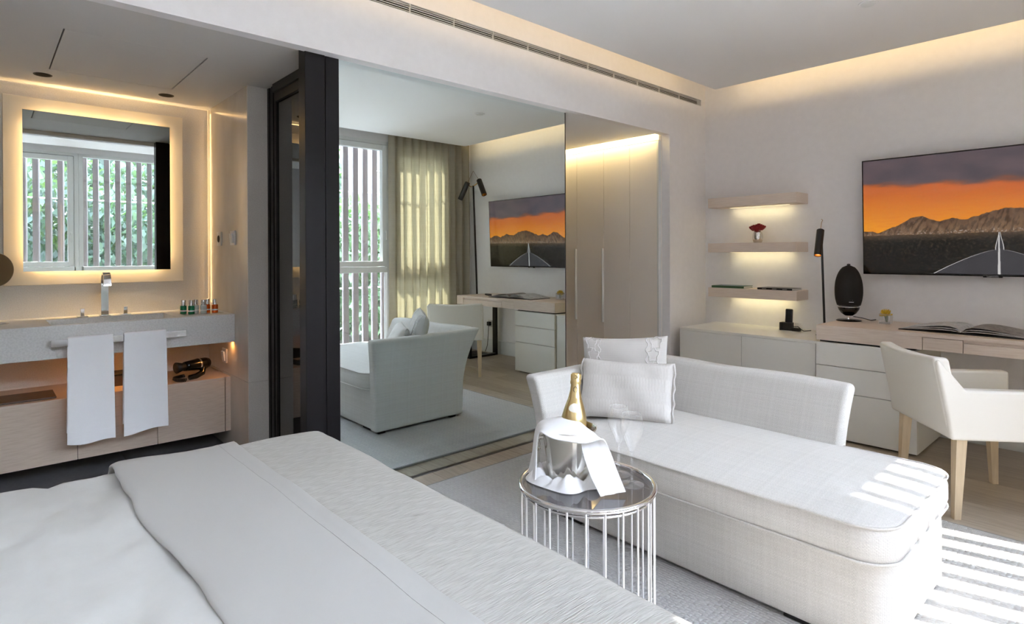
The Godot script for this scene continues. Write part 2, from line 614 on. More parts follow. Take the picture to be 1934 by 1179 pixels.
func build_grille() -> void:
	var t := thing("air_grille", "long slotted air grille in the wall below the lit ceiling edge", "grille")
	part("backing", span(Vector3(-0.044, 2.505, 0.07), Vector3(-0.040, 2.558, 3.6)), M.gap_dark, t)
	for i in 4:
		var y := 2.5043 + 0.0108 * (i + 1)
		part("slat", MB.new().box(Vector3.ZERO, Vector3(0.005, 0.0026, 3.53), 0.0004, 1), M.frame_white, t, Vector3(-0.004, y, 1.835))
	for i in 13:
		part("divider", MB.new().box(Vector3.ZERO, Vector3(0.010, 0.053, 0.004)), M.frame_white, t, Vector3(-0.0065, 2.5314, 0.12 + 0.29 * i))
	for s in [0, 1]:
		part("frame_edge", MB.new().box(Vector3.ZERO, Vector3(0.012, 0.003, 3.53), 0.0005), M.frame_white, t, Vector3(-0.004, [2.5058, 2.557][s], 1.835))

func build_windows() -> void:
	var wr := MB.new()                       # wall round the long window
	add_span(wr, Vector3(WX, -0.2, -0.2), Vector3(WX + 0.3, 3.0, 0.35))
	add_span(wr, Vector3(WX, -0.2, 5.75), Vector3(WX + 0.3, 3.0, ZF))
	add_span(wr, Vector3(WX, 2.53, 0.35), Vector3(WX + 0.09, 3.0, 5.75))
	add_span(wr, Vector3(WX, -0.2, 0.35), Vector3(WX + 0.09, 0.06, 5.75))
	struct("wall_right", wr, M.plaster)
	struct("ceiling_pocket", span(Vector3(3.056, 2.74, 0.0), Vector3(WX, 2.82, ZF)), M.ceiling_white)
	var mods := [[0.35, 1.16, true], [1.21, 2.42, true], [2.48, 3.76, false], [3.82, 4.95, true], [5.0, 5.75, false]]
	for i in mods.size():
		var z0: float = mods[i][0]
		var z1: float = mods[i][1]
		var w := Node3D.new()
		w.name = "window_%d" % (i + 1)
		add_child(w)
		w.set_meta("kind", "structure")
		var fr := MB.new()
		var e0 := 0.05 if i == 0 else 0.03
		add_span(fr, Vector3(WX, 0.06, z0 - 0.03), Vector3(WX + 0.08, 2.53, z0 + 0.018), 0.003)
		add_span(fr, Vector3(WX, 0.06, z1 - 0.018), Vector3(WX + 0.08, 2.53, z1 + 0.03), 0.003)
		add_span(fr, Vector3(WX, 2.49, z0), Vector3(WX + 0.08, 2.53, z1), 0.003)
		add_span(fr, Vector3(WX, 0.06, z0), Vector3(WX + 0.08, 0.11, z1), 0.003)
		add_span(fr, Vector3(WX, 1.02, z0), Vector3(WX + 0.08, 1.085, z1), 0.003)
		part("window_frame", fr, M.frame_white, w)
		part("pane", span(Vector3(WX + 0.045, 0.11, z0 + 0.018), Vector3(WX + 0.051, 1.02, z1 - 0.018)), M.window_glass, w)
		if mods[i][2]:
			var sa := MB.new()
			var q := 0.06
			add_span(sa, Vector3(WX - 0.012, 1.09, z0 + 0.022), Vector3(WX + 0.06, 2.485, z0 + 0.022 + q), 0.004)
			add_span(sa, Vector3(WX - 0.012, 1.09, z1 - 0.022 - q), Vector3(WX + 0.06, 2.485, z1 - 0.022), 0.004)
			add_span(sa, Vector3(WX - 0.012, 1.09, z0 + 0.022 + q), Vector3(WX + 0.06, 1.09 + q, z1 - 0.022 - q), 0.004)
			add_span(sa, Vector3(WX - 0.012, 2.485 - q, z0 + 0.022 + q), Vector3(WX + 0.06, 2.485, z1 - 0.022 - q), 0.004)
			part("sash", sa, M.frame_white, w)
			part("pane", span(Vector3(WX + 0.03, 1.09 + q, z0 + 0.022 + q), Vector3(WX + 0.036, 2.485 - q, z1 - 0.022 - q)), M.window_glass, w)
			var hd := MB.new()
			hd.box(Vector3(WX - 0.018, 1.5, z0 + 0.052), Vector3(0.012, 0.05, 0.022), 0.003)
			hd.box(Vector3(WX - 0.04, 1.5, z0 + 0.052), Vector3(0.03, 0.014, 0.014), 0.003)
			hd.box(Vector3(WX - 0.052, 1.45, z0 + 0.052), Vector3(0.012, 0.11, 0.016), 0.004)
			part("window_handle", hd, M.frame_white, w)
		else:
			part("pane", span(Vector3(WX + 0.045, 1.085, z0 + 0.018), Vector3(WX + 0.051, 2.49, z1 - 0.018)), M.window_glass, w)
	# timber fins outside
	var t := thing("louver_screen", "screen of upright brown timber fins standing outside the windows", "louvers")
	var fin := MB.new().box(Vector3.ZERO, Vector3(0.10, 3.6, 0.058), 0.003).mesh()
	for i in 46:
		var o := part("fin", fin, M.fin_wood, t, Vector3(3.62, 1.2, 0.156 + 0.126 * i))
		o.rotation.y = deg_to_rad(14)
	for y in [0.824, 1.98, 2.75]:
		part("rod", MB.new().tube([Vector3(3.69, y, 0.1), Vector3(3.69, y, 6.0)], 0.008, 8), M.steel_rod, t)
	# curtain in its pleats
	var cu := thing("curtain", "floor-length beige linen curtain in deep pleats beside the window", "curtain")
	var prof := []
	var steps := 132
	for i in steps + 1:
		var u := float(i) / steps
		var zz := lerpf(0.06, 1.235, u)
		var ph := u * 11.0
		var d := pow(absf(sin(PI * ph)), 0.55)
		prof.append([zz + 0.012 * sin(TAU * ph), d])
	var rows := []
	for k in 15:
		var y := lerpf(0.02, 2.70, float(k) / 14)
		var gather := lerpf(1.0, 0.72, float(k) / 14)
		var r := []
		for i in prof.size():
			var wob := 0.012 * sin(i * 0.35 + k * 0.5)
			r.append(Vector3(3.155 - 0.075 * prof[i][1] * gather + wob * (1.0 - float(k) / 14), y, prof[i][0]))
		rows.append(r)
	part("cloth", MB.new().grid(rows, false, false, true), M.curtain_linen, cu)
	part("curtain_track", span(Vector3(3.09, 2.70, 0.02), Vector3(3.125, 2.74, 5.9), 0.003), M.frame_white, cu)

func leaf_mesh() -> ArrayMesh:
	var m := MB.new()
	m.quad(Vector3(0, 0, 0), Vector3(0.03, 0.012, 0.05), Vector3(0, 0, 0.11), Vector3(-0.03, 0.012, 0.05))
	return m.mesh()

func tree(label: String, at: Vector3, h: float, rad: float, tone: int, count: int, low: float) -> void:
	var t := thing("garden_tree", label, "tree", at, 0.0, "trees beyond the timber fins")
	var pts := []
	for i in 5: pts.append(Vector3(0.1 * sin(i * 1.7), h * 0.8 * i / 4.0, 0.1 * cos(i * 1.3) - 0.1))
	part("trunk", MB.new().tube(pts, [0.16, 0.13, 0.11, 0.08, 0.05], 8), M.bark, t)
	var mm := MultiMesh.new()
	mm.transform_format = MultiMesh.TRANSFORM_3D
	mm.mesh = leaf_mesh()
	mm.instance_count = count
	var f := noise(int(at.z * 10) + 3, 0.9, 2)
	var i := 0
	while i < count:
		var p := Vector3(rng.randf_range(-1, 1), rng.randf_range(-1, 1), rng.randf_range(-1, 1))
		if p.length() > 1.0 or p.length() < 0.35: continue
		var q := Vector3(p.x * rad, low + (h - low) * (p.y * 0.5 + 0.5), p.z * rad)
		if f.get_noise_3dv(q) < -0.02: continue
		var b := Basis.from_euler(Vector3(rng.randf() * TAU, rng.randf() * TAU, rng.randf() * TAU)).scaled(Vector3.ONE * rng.randf_range(1.0, 2.2))
		mm.set_instance_transform(i, Transform3D(b, q))
		i += 1
	var mi := MultiMeshInstance3D.new()
	mi.name = "foliage"
	mi.multimesh = mm
	mi.material_override = M["leaf_%d" % tone]
	mi.set_meta("kind", "stuff")
	t.add_child(mi)

func build_outside() -> void:
	rng.seed = 99
	struct("ground_outside", span(Vector3(3.5, -0.6, -30), Vector3(60, -0.5, 30)), M.garden_ground)
	struct("terrace_outside", span(Vector3(3.3, -0.5, -14), Vector3(7.0, -0.42, 20)), M.paving)
	tree("dark evergreen garden tree nearest the windows by the bed", Vector3(9.5, -0.5, 4.6), 4.3, 2.3, 0, 9000, 0.2)
	tree("bushy mid-green garden tree behind the fixed window pane", Vector3(8.6, -0.5, 1.6), 4.0, 2.0, 1, 8000, 0.2)
	tree("pale green young garden tree seen through the window beside the curtain", Vector3(8.0, -0.5, -1.3), 2.9, 1.6, 2, 7000, 0.0)
	tree("tall dark garden tree at the far left of the reflected view", Vector3(11.5, -0.5, -0.9), 5.4, 1.3, 0, 7000, 0.6)
	tree("broad mid-green garden tree farthest from the curtain", Vector3(10.5, -0.5, 8.6), 4.2, 2.6, 1, 8000, 0.2)
	var hd := thing("hedge", "tall dark green hedge behind the garden trees", "hedge", Vector3(14, -0.5, 9))
	part("hedge_core", MB.new().box(Vector3(0.3, 2.7, 0), Vector3(0.8, 5.4, 21.6), 0.1), M.leaf_0, hd)
	var mm := MultiMesh.new()
	mm.transform_format = MultiMesh.TRANSFORM_3D
	mm.mesh = leaf_mesh()
	mm.instance_count = 14000
	for i in 14000:
		var b := Basis.from_euler(Vector3(rng.randf() * TAU, rng.randf() * TAU, rng.randf() * TAU)).scaled(Vector3.ONE * rng.randf_range(1.4, 2.8))
		mm.set_instance_transform(i, Transform3D(b, Vector3(rng.randf_range(-0.45, 0.0), rng.randf() * 5.6, rng.randf_range(-10.9, 10.9))))
	var mi := MultiMeshInstance3D.new()
	mi.name = "hedge_leaves"
	mi.multimesh = mm
	mi.material_override = M.leaf_1
	mi.set_meta("kind", "stuff")
	hd.add_child(mi)
	var gw := thing("garden_wall", "pale rendered garden wall behind the trees outside", "wall", Vector3(16, -0.5, 0))
	part("wall_body", MB.new().box(Vector3(0, 1.1, -4), Vector3(0.3, 2.2, 34)), M.render_wall, gw)
	part("coping", MB.new().box(Vector3(0, 2.24, -4), Vector3(0.42, 0.08, 34), 0.01), M.plaster, gw)
	var bd := thing("far_building", "pale building with windows beyond the garden wall", "building", Vector3(30, -0.5, -16))
	part("wall_body", MB.new().box(Vector3(0, 4.5, 0), Vector3(6, 9, 18)), M.render_wall, bd)
	for j in 3:
		for i in 6:
			var wn := part("window", MB.new().box(Vector3.ZERO, Vector3(0.12, 1.5, 1.1), 0.01), M.frame_white, bd, Vector3(-3.02, 1.8 + 2.7 * j, -7 + 2.7 * i))
			part("pane", MB.new().box(Vector3(-0.05, 0, 0), Vector3(0.04, 1.34, 0.94)), M.dark_glass, wn)

# ------------------------------------------------------------------ sliding mirror, dark partition, wardrobe
func build_divider() -> void:
	var t := thing("mirror_slider", "tall frameless sliding mirror panel reflecting the window and sofa", "mirror")
	part("mirror_face", span(Vector3(-0.0706, 0.012, 1.743), Vector3(-0.0666, BCEIL, 3.397)), M.mirror, t)
	part("edge_trim", span(Vector3(-0.094, 0.012, 1.737), Vector3(-0.0655, BCEIL, 1.743)), M.matte_black, t)
	part("back_panel", span(Vector3(-0.094, 0.012, 1.743), Vector3(-0.0706, BCEIL, 3.397)), M.black_metal, t)
	part("stile", span(Vector3(-0.096, 0.012, 3.397), Vector3(-0.06, BCEIL, 3.468), 0.002), M.black_metal, t)
	var tr := struct("trim_1", span(Vector3(-0.092, 0.0, 0.6), Vector3(-0.060, 0.004, 3.57), 0.001), M.track_steel)
	tr.name = "trim_1"
	var p := thing("glass_partition", "dark glazed partition in a black frame between stone pier and mirror", "partition")
	part("corner_post", span(Vector3(-0.13, 0.0, 3.472), Vector3(-0.055, BCEIL, 3.572), 0.002), M.black_metal, p)
	var st := MB.new()
	for i in 4: add_span(st, Vector3(-0.936 + 0.031 * i, 0.0, 3.395 + 0.004 * (i % 2)), Vector3(-0.936 + 0.031 * i + 0.029, BCEIL, 3.435 - 0.006 * (i % 2)), 0.001)
	part("stile", st, M.matte_black, p)
	part("top_rail", span(Vector3(-0.812, BCEIL - 0.1, 3.395), Vector3(-0.13, BCEIL, 3.435), 0.002), M.matte_black, p)
	part("top_rail", span(Vector3(-0.812, BCEIL - 0.05, 3.435), Vector3(-0.13, BCEIL, 3.45), 0.002), M.black_metal, p)
	part("bottom_rail", span(Vector3(-0.812, 0.0, 3.395), Vector3(-0.13, 0.1, 3.435), 0.002), M.matte_black, p)
	part("pane", span(Vector3(-0.812, 0.1, 3.41), Vector3(-0.13, BCEIL - 0.1, 3.42)), M.dark_glass, p)
	# stone pier
	var pr := shell("wall_pier")
	part("stone_panel", span(Vector3(-1.7345, 0.0, 3.436), Vector3(-0.937, 0.4685, 3.5525), 0.0015), M.polished_stone, pr)
	part("stone_panel", span(Vector3(-1.7345, 0.47, 3.436), Vector3(-0.937, BCEIL, 3.5525), 0.0015), M.polished_stone, pr)
	part("end_panel", span(Vector3(-0.937, 0.0, 3.436), Vector3(-0.931, 0.4685, 3.553), 0.001), M.stone, pr)
	part("end_panel", span(Vector3(-0.937, 0.47, 3.436), Vector3(-0.931, BCEIL, 3.553), 0.001), M.stone, pr)
	# wardrobe
	var w := thing("wardrobe", "built-in wardrobe with tall cream doors lit from above", "wardrobe")
	part("carcass", span(Vector3(-1.72, 0.06, 0.01), Vector3(-0.078, 2.16, 0.575)), M.wardrobe_lacquer, w)
	part("gap_backing", span(Vector3(-1.715, 0.065, 0.5752), Vector3(-0.096, 2.15, 0.5765)), M.gap_dark, w)
	part("plinth", span(Vector3(-1.72, 0.0, 0.01), Vector3(-0.078, 0.06, 0.55)), M.wardrobe_lacquer, w)
	part("header", span(Vector3(-1.72, 2.156, 0.01), Vector3(-0.078, 2.31, 0.598), 0.001), M.wardrobe_lacquer, w)
	part("side_filler", span(Vector3(-0.094, 0.0, 0.57), Vector3(-0.077, 2.152, 0.606), 0.001), M.frame_white, w)
	var xs := [-0.096, -0.369, -0.651, -0.97, -1.29, -1.715]
	for i in 5:
		var d := part("door", span(Vector3(xs[i + 1] + 0.0015, 0.065, 0.577), Vector3(xs[i] - 0.0015, 2.152, 0.6), 0.001), M.wardrobe_lacquer, w)
		if i == 2 or i == 3:
			part("handle", span(Vector3(xs[i] - 0.017, 0.614, 0.598), Vector3(xs[i] - 0.004, 1.272, 0.618), 0.003, 2), M.frame_white, d)
	var cl := thing("closet_light", "warm light strip in the slot above the wardrobe doors", "light strip")
	part("housing", span(Vector3(-1.7, 2.27, 0.602), Vector3(-0.08, 2.31, 0.672)), M.frame_white, cl)
	part("diffuser", span(Vector3(-1.7, 2.266, 0.625), Vector3(-0.10, 2.27, 0.665)), M.led_warm, cl)
	strip("closet_lamp", cl, Vector3(-0.9, 2.262, 0.645), Vector2(1.6, 0.03), Vector3(0, -1, -0.25), Color(1.0, 0.88, 0.62), 0.08, Vector3.RIGHT)

# ------------------------------------------------------------------ bathroom
const BX := -1.7345      # face of the bathroom back wall
const PZ := 3.5525       # face of the stone pier

func build_bath() -> void:
	# lit mirror
	var t := thing("lit_mirror", "large square bathroom mirror with a glowing backlit border", "mirror")
	part("backing_panel", span(Vector3(BX, 1.052, 3.711), Vector3(BX + 0.008, 2.145, 4.624), 0.002), M.backing_glass, t)
	part("mirror_face", span(Vector3(-1.699, 1.1322, 3.7939), Vector3(-1.6945, 2.0649, 4.5387), 0.0), M.mirror, t)
	part("tray", span(Vector3(-1.703, 1.1342, 3.7959), Vector3(-1.699, 2.0629, 4.5367)), M.gap_dark, t)
	var cz := 4.1663
	var cy := 1.5985
	var hz := 0.3724
	var hy := 0.4663
	var core := span(Vector3(BX + 0.008, cy - hy + 0.05, cz - hz + 0.05), Vector3(-1.703, cy + hy - 0.05, cz + hz - 0.05))
	part("light_box", core, M.frame_white, t)
	for k in 4:
		var s: float = [1, -1, 1, -1][k]
		var vert := k < 2
		var out := Vector3(0, 0, s) if vert else Vector3(0, s, 0)
		var at := Vector3(-1.7145, cy, cz) + out * ((hz if vert else hy) - 0.05)
		var long := (hy if vert else hz) * 2.0 - 0.1
		var sz := Vector3(0.012, long, 0.002) if vert else Vector3(0.012, 0.002, long)
		part("light_strip", MB.new().box(at, sz), M.led_warm, t)
		strip("mirror_lamp", t, at + out * 0.003, Vector2(long, 0.012), out + Vector3(-0.1, 0, 0), Color(1.0, 0.85, 0.61), MIRROR_LAMP, Vector3.UP if vert else Vector3.BACK)
	# thin light lines along the ceiling joint and in the corner
	var ll := thing("corner_light_line", "thin warm light line in the upright corner of the bathroom wall", "light strip")
	part("diffuser", span(Vector3(BX, 0.88, PZ), Vector3(BX + 0.0035, BCEIL, PZ + 0.0035)), M.led_line, ll)
	strip("line_lamp", ll, Vector3(BX + 0.012, 1.55, PZ + 0.012), Vector2(1.3, 0.008), Vector3(1, 0, 1), Color(1.0, 0.8, 0.54), LINE_LAMP, Vector3.UP)
	var l2 := thing("ceiling_light_line", "thin warm light line along the bathroom ceiling joint", "light strip")
	part("diffuser", span(Vector3(BX, BCEIL - 0.003, PZ), Vector3(BX + 0.0035, BCEIL, 5.4)), M.led_line, l2)
	strip("line_lamp", l2, Vector3(BX + 0.012, BCEIL - 0.012, 4.45), Vector2(1.7, 0.008), Vector3(1, -1, 0), Color(1.0, 0.8, 0.54), LINE_LAMP, Vector3.BACK)
	# recessed downlights, dark
	for k in 2:
		var d := thing("downlight", ["dark recessed downlight in the bathroom ceiling left of the access panel", "dark recessed downlight in the bathroom ceiling near the stone pier"][k], "downlight", [Vector3(-1.464, BCEIL, 4.46), Vector3(-1.49, BCEIL, 3.855)][k], 0.0, "bathroom downlights")
		part("trim_ring", MB.new().lathe([Vector2(0.034, -0.001), Vector2(0.041, -0.003), Vector2(0.043, 0.0)], 28), M.matte_black, d)
		part("recess", MB.new().disc(Vector3(0, -0.0012, 0), 0.036, Vector3.DOWN), M.gap_dark, d)
	# stone counter with the basin cut in
	var c := thing("vanity_counter", "thick grey stone washbasin counter under the lit mirror", "counter")
	var y0 := 0.6871
	var y1 := 0.8592
	var m := MB.new()
	add_span(m, Vector3(-1.215, y0, PZ), Vector3(-1.1778, y1, 5.4), 0.0015)
	add_span(m, Vector3(BX, y0, PZ), Vector3(-1.562, y1, 5.4))
	add_span(m, Vector3(-1.562, y0, PZ), Vector3(-1.215, y1, 3.862))
	add_span(m, Vector3(-1.562, y0, 4.448), Vector3(-1.215, y1, 5.4))
	add_span(m, Vector3(-1.562, y0, 3.862), Vector3(-1.215, y0 + 0.05, 4.448))
	part("slab", m, M.counter_stone, c)
	part("drain_cover", MB.new().box(Vector3(-1.40, y0 + 0.053, 4.155), Vector3(0.3, 0.006, 0.5), 0.002), M.counter_stone, c)
	# tap
	var f := thing("basin_tap", "chrome basin spout with a flat arched neck", "tap", Vector3(-1.605, y1, 4.165))
	part("base", MB.new().box(Vector3(0, 0.003, 0), Vector3(0.055, 0.006, 0.055), 0.002), M.chrome, f)
	var path := []
	for i in 5: path.append(Vector2(0.0, 0.006 + 0.20 * i / 4.0))
	for i in 9:
		var an := PI - PI * 0.95 * (i + 1) / 9.0
		path.append(Vector2(0.052 + 0.052 * cos(an), 0.206 + 0.052 * sin(an)))
	path.append(Vector2(0.108, 0.185))
	var rows := []
	for i in path.size():
		var a: Vector2 = path[maxi(i - 1, 0)]
		var b: Vector2 = path[mini(i + 1, path.size() - 1)]
		var nn := (b - a).normalized().orthogonal() * 0.007
		var hw := 0.0185
		var p: Vector2 = path[i]
		rows.append([Vector3(p.x + nn.x, p.y + nn.y, -hw), Vector3(p.x - nn.x, p.y - nn.y, -hw), Vector3(p.x - nn.x, p.y - nn.y, hw), Vector3(p.x + nn.x, p.y + nn.y, hw)])
	var sp := MB.new()
	for s in 4:
		var two := []
		for r in rows: two.append([r[s], r[(s + 1) % 4]])
		sp.grid(two)
	sp.quad(rows[-1][0], rows[-1][1], rows[-1][2], rows[-1][3])
	part("spout", sp, M.chrome, f)
	for k in 2:
		var h := thing("tap_handle", ["chrome basin tap handle left of the spout", "chrome basin tap handle right of the spout"][k], "tap", Vector3(-1.605, y1, [4.275, 4.06][k]), 0.0, "basin tap handles")
		part("base", MB.new().box(Vector3(0, 0.003, 0), Vector3(0.055, 0.006, 0.055), 0.002), M.chrome, h)
		part("stem", MB.new().box(Vector3(0, 0.026, 0), Vector3(0.02, 0.044, 0.02), 0.002), M.chrome, h)
		part("lever", MB.new().box(Vector3(0.006, 0.049, 0), Vector3(0.034, 0.006, 0.02), 0.002), M.chrome, h)
	# shaving mirror at the left edge
	var sm := thing("shaving_mirror", "round magnifying mirror on a chrome stand at the left edge", "mirror", Vector3(-1.50, y1, 4.665))
	part("base", MB.new().lathe([Vector2(0.0, 0.0), Vector2(0.06, 0.0), Vector2(0.06, 0.004), Vector2(0.02, 0.010), Vector2(0.0, 0.011)], 28), M.chrome, sm)
	part("stem", MB.new().tube([Vector3(0, 0.008, 0), Vector3(0, 0.21, 0)], 0.006, 10), M.chrome, sm)
	var dx := Transform3D(Basis(Vector3.UP, 0.5) * Basis(Vector3.BACK, -PI / 2), Vector3(0, 0.29, 0))
	part("glass_disc", MB.new().lathe([Vector2(0.0, -0.005), Vector2(0.088, -0.005), Vector2(0.092, 0.0), Vector2(0.088, 0.005), Vector2(0.0, 0.005)], 36, dx), M.magnifier_back, sm)
	# toiletries
	var cols := ["green", "clear", "orange"]
	var bz := [3.765, 3.697, 3.632]
	for i in 3:
		for j in 2:
			var lab := "small %s toiletry bottle with chrome cap, %s of its pair" % [cols[i], ["front", "rear"][j]]
			var b := thing("toiletry_bottle", lab, "bottle", Vector3(-1.305 - 0.042 * j, y1 + 0.004, bz[i] + (0.034 if j else 0.0)), 0.0, "toiletry bottles on the counter")
			part("body", MB.new().lathe([Vector2(0.0, 0.0), Vector2(0.016, 0.0), Vector2(0.018, 0.003), Vector2(0.018, 0.046), Vector2(0.016, 0.052), Vector2(0.0, 0.053)], 20), M[cols[i] + "_liquid"], b)
			part("cap", MB.new().lathe([Vector2(0.0145, 0.051), Vector2(0.0145, 0.084), Vector2(0.0135, 0.086), Vector2(0.0, 0.086)], 20), M.chrome, b)
			part("print_band", MB.new().lathe([Vector2(0.01825, 0.016), Vector2(0.01825, 0.024)], 20), M.paper, b)
	tag(part("toiletry_tray", span(Vector3(-1.40, y1, 3.59), Vector3(-1.27, y1 + 0.004, 3.81), 0.001), M.crystal), "thin clear tray under the toiletry bottles", "tray")
	# towel bar and towels
	var tb := thing("towel_bar", "flat chrome towel bar on the front of the stone counter", "towel bar")
	part("bar", span(Vector3(-1.128, 0.754, 3.836), Vector3(-1.114, 0.791, 4.456), 0.0015), M.chrome, tb)
	for z in [3.85, 4.44]: part("bracket", span(Vector3(-1.178, 0.758, z - 0.012), Vector3(-1.128, 0.787, z + 0.012), 0.001), M.chrome, tb)
	for k in 2:
		var z0: float = [4.388, 4.143][k]
		var z1: float = [4.192, 3.942][k]
		var tw := thing("hand_towel", ["white towel hanging on the chrome bar, the left one", "white towel hanging on the chrome bar, the right one"][k], "towel", Vector3.ZERO, 0.0, "towels on the chrome bar")
		var rr := []
		for i in 30:                        # front hem up, over the bar, down behind
			var u := float(i) / 29
			var y: float
			var x: float
			if u < 0.62:
				y = lerpf(0.25, 0.793, u / 0.62); x = -1.106 + 0.010 * (1 - u / 0.62)
			elif u < 0.72:
				var an := PI * (u - 0.62) / 0.10
				x = -1.121 + 0.015 * cos(an); y = 0.793 + 0.008 * sin(an)
			else:
				y = lerpf(0.793, 0.30, (u - 0.72) / 0.28); x = -1.138
			var r := []
			for j in 13:
				var q := float(j) / 12
				var low := clampf((0.793 - y) / 0.54, 0, 1)
				var zz := lerpf(z0, z1, q) + (q - 0.5) * -0.012 * low
				var wv := low * 0.006 * sin(q * 7.0 + k * 2.0) * (1.0 if u < 0.62 else 0.4)
				r.append(Vector3(x + wv, y - low * 0.012 * q * (1.0 if k == 0 else -0.6) - (0.008 * sin(q * 5.0 + k) if i == 0 else 0.0), zz))
			rr.append(r)
		part("cloth", thick(rr, 0.004), M.towel, tw)
		part("hem", thick([rr[1], rr[2]], 0.0056), M.towel, tw)
	# cabinet under the counter
	var v := thing("vanity_cabinet", "wall-hung oak vanity cabinet below the stone counter", "cabinet")
	part("body", span(Vector3(BX, 0.117, PZ), Vector3(-1.285, 0.44, 5.4)), M.oak_vanity, v)
	part("top_board", span(Vector3(BX, 0.44, PZ), Vector3(-1.283, 0.4568, 5.4)), M.oak_vanity, v)
	var zs := [3.585, 3.955, 4.334, 4.75, 5.2]
	for i in 4: part("door", span(Vector3(-1.284, 0.117, zs[i] + 0.0015), Vector3(-1.267, 0.4568, zs[i + 1] - 0.0015), 0.001), M.oak_vanity, v)
	part("end_strip", span(Vector3(-1.284, 0.117, PZ), Vector3(-1.267, 0.4568, 3.5825), 0.001), M.oak_vanity, v)
	part("mitre_bed", span(Vector3(-1.2845, 0.12, PZ + 0.001), Vector3(-1.2835, 0.45, 5.2)), M.gap_dark, v)
	# tray, hair dryer, box behind the towels
	var ty := thing("wooden_tray", "flat brown tray lying on the vanity cabinet", "tray", Vector3(-1.42, 0.4568, 4.66))
	part("tray_base", MB.new().box(Vector3(0, 0.006, 0), Vector3(0.22, 0.008, 0.48), 0.002), M.tray_brown, ty)
	part("foot", MB.new().box(Vector3(0.09, 0.001, 0), Vector3(0.02, 0.002, 0.44)), M.matte_black, ty)
	build_dryer()
	var sb := thing("storage_box", "small dark box on the cabinet shelf behind the towels", "box", Vector3(-1.5, 0.4568, 4.13))
	part("box_body", MB.new().box(Vector3(0, 0.03, 0), Vector3(0.14, 0.06, 0.16), 0.003), M.tray_brown, sb)
	part("lid", MB.new().box(Vector3(0, 0.065, 0), Vector3(0.146, 0.012, 0.166), 0.003), M.matte_black, sb)
	# lamps under the counter
	for k in 3:
		var z: float = [3.575, 4.168, 5.0][k]
		var x: float = [-1.22, -1.42, -1.45][k]
		var ul := thing("niche_light", ["tiny warm spotlight under the counter corner at the pier", "small warm lamp under the counter behind the towels", "small warm lamp under the counter past the left edge"][k], "light", Vector3(x, 0.6871, z), 0.0, "lamps under the counter")
		part("trim_ring", MB.new().lathe([Vector2(0.0, -0.003), Vector2(0.011, -0.003), Vector2(0.013, 0.0)], 16), M.led_warm, ul)
		strip("niche_lamp", ul, Vector3(x, 0.682, z), Vector2(0.02, 0.02), Vector3(0, -1, 0), Color(1.0, 0.68, 0.36), NICHE[k])
	# sockets and switches on the polished pier
	for k in 3:
		var px: float = [-1.468, -1.19, -1.368][k]
		var py: float = [1.33, 1.33, 0.578][k]
		var s := thing(["shaver_socket", "light_switch", "pier_switch"][k], ["square grey socket plate on the polished stone pier", "square grey switch plate on the pier nearest the black frame", "tilted switch plate on the pier under the counter"][k], ["socket", "switch", "switch"][k], Vector3(px, py, PZ))
		part("plate", MB.new().box(Vector3(0, 0, 0.005), Vector3(0.085, 0.09, 0.010), 0.003), M.switch_plate, s)
		if k == 0:
			part("socket_well", MB.new().lathe([Vector2(0.024, 0), Vector2(0.022, 0.004), Vector2(0.0, 0.004)], 20, Transform3D(Basis(Vector3.RIGHT, PI / 2), Vector3(0, 0, 0.0085))), M.gap_dark, s)
		else:
			part("rocker", MB.new().box(Vector3(0, 0, 0.014), Vector3(0.05, 0.06, 0.010), 0.002, 1, Transform3D(Basis(Vector3.RIGHT, 0.12), Vector3.ZERO)), M.frame_white, s)

const MIRROR_LAMP := 0.022
const LINE_LAMP := 0.0034
const NICHE := [0.0022, 0.006, 0.004]

func thick(rows: Array, t: float) -> MB:       # a sheet given thickness, edges closed
	var nr := rows.size()
	var nc: int = rows[0].size()
	var up := []
	var dn := []
	for i in nr:
		var a := []
		var b := []
		for j in nc:
			var du: Vector3 = rows[i][mini(j + 1, nc - 1)] - rows[i][maxi(j - 1, 0)]
			var dv: Vector3 = rows[mini(i + 1, nr - 1)][j] - rows[maxi(i - 1, 0)][j]
			var q := du.cross(dv).normalized() * t * 0.5
			a.append(rows[i][j] + q); b.append(rows[i][j] - q)
		up.append(a); dn.append(b)
	var m := MB.new()
	m.grid(up)
	m.grid(dn, false, false, true)
	m.grid([dn[0], up[0]]); m.grid([up[-1], dn[-1]])
	var l := []
	var r := []
	for i in nr:
		l.append([dn[i][0], up[i][0]]); r.append([up[i][nc - 1], dn[i][nc - 1]])
	m.grid(l); m.grid(r)
	return m

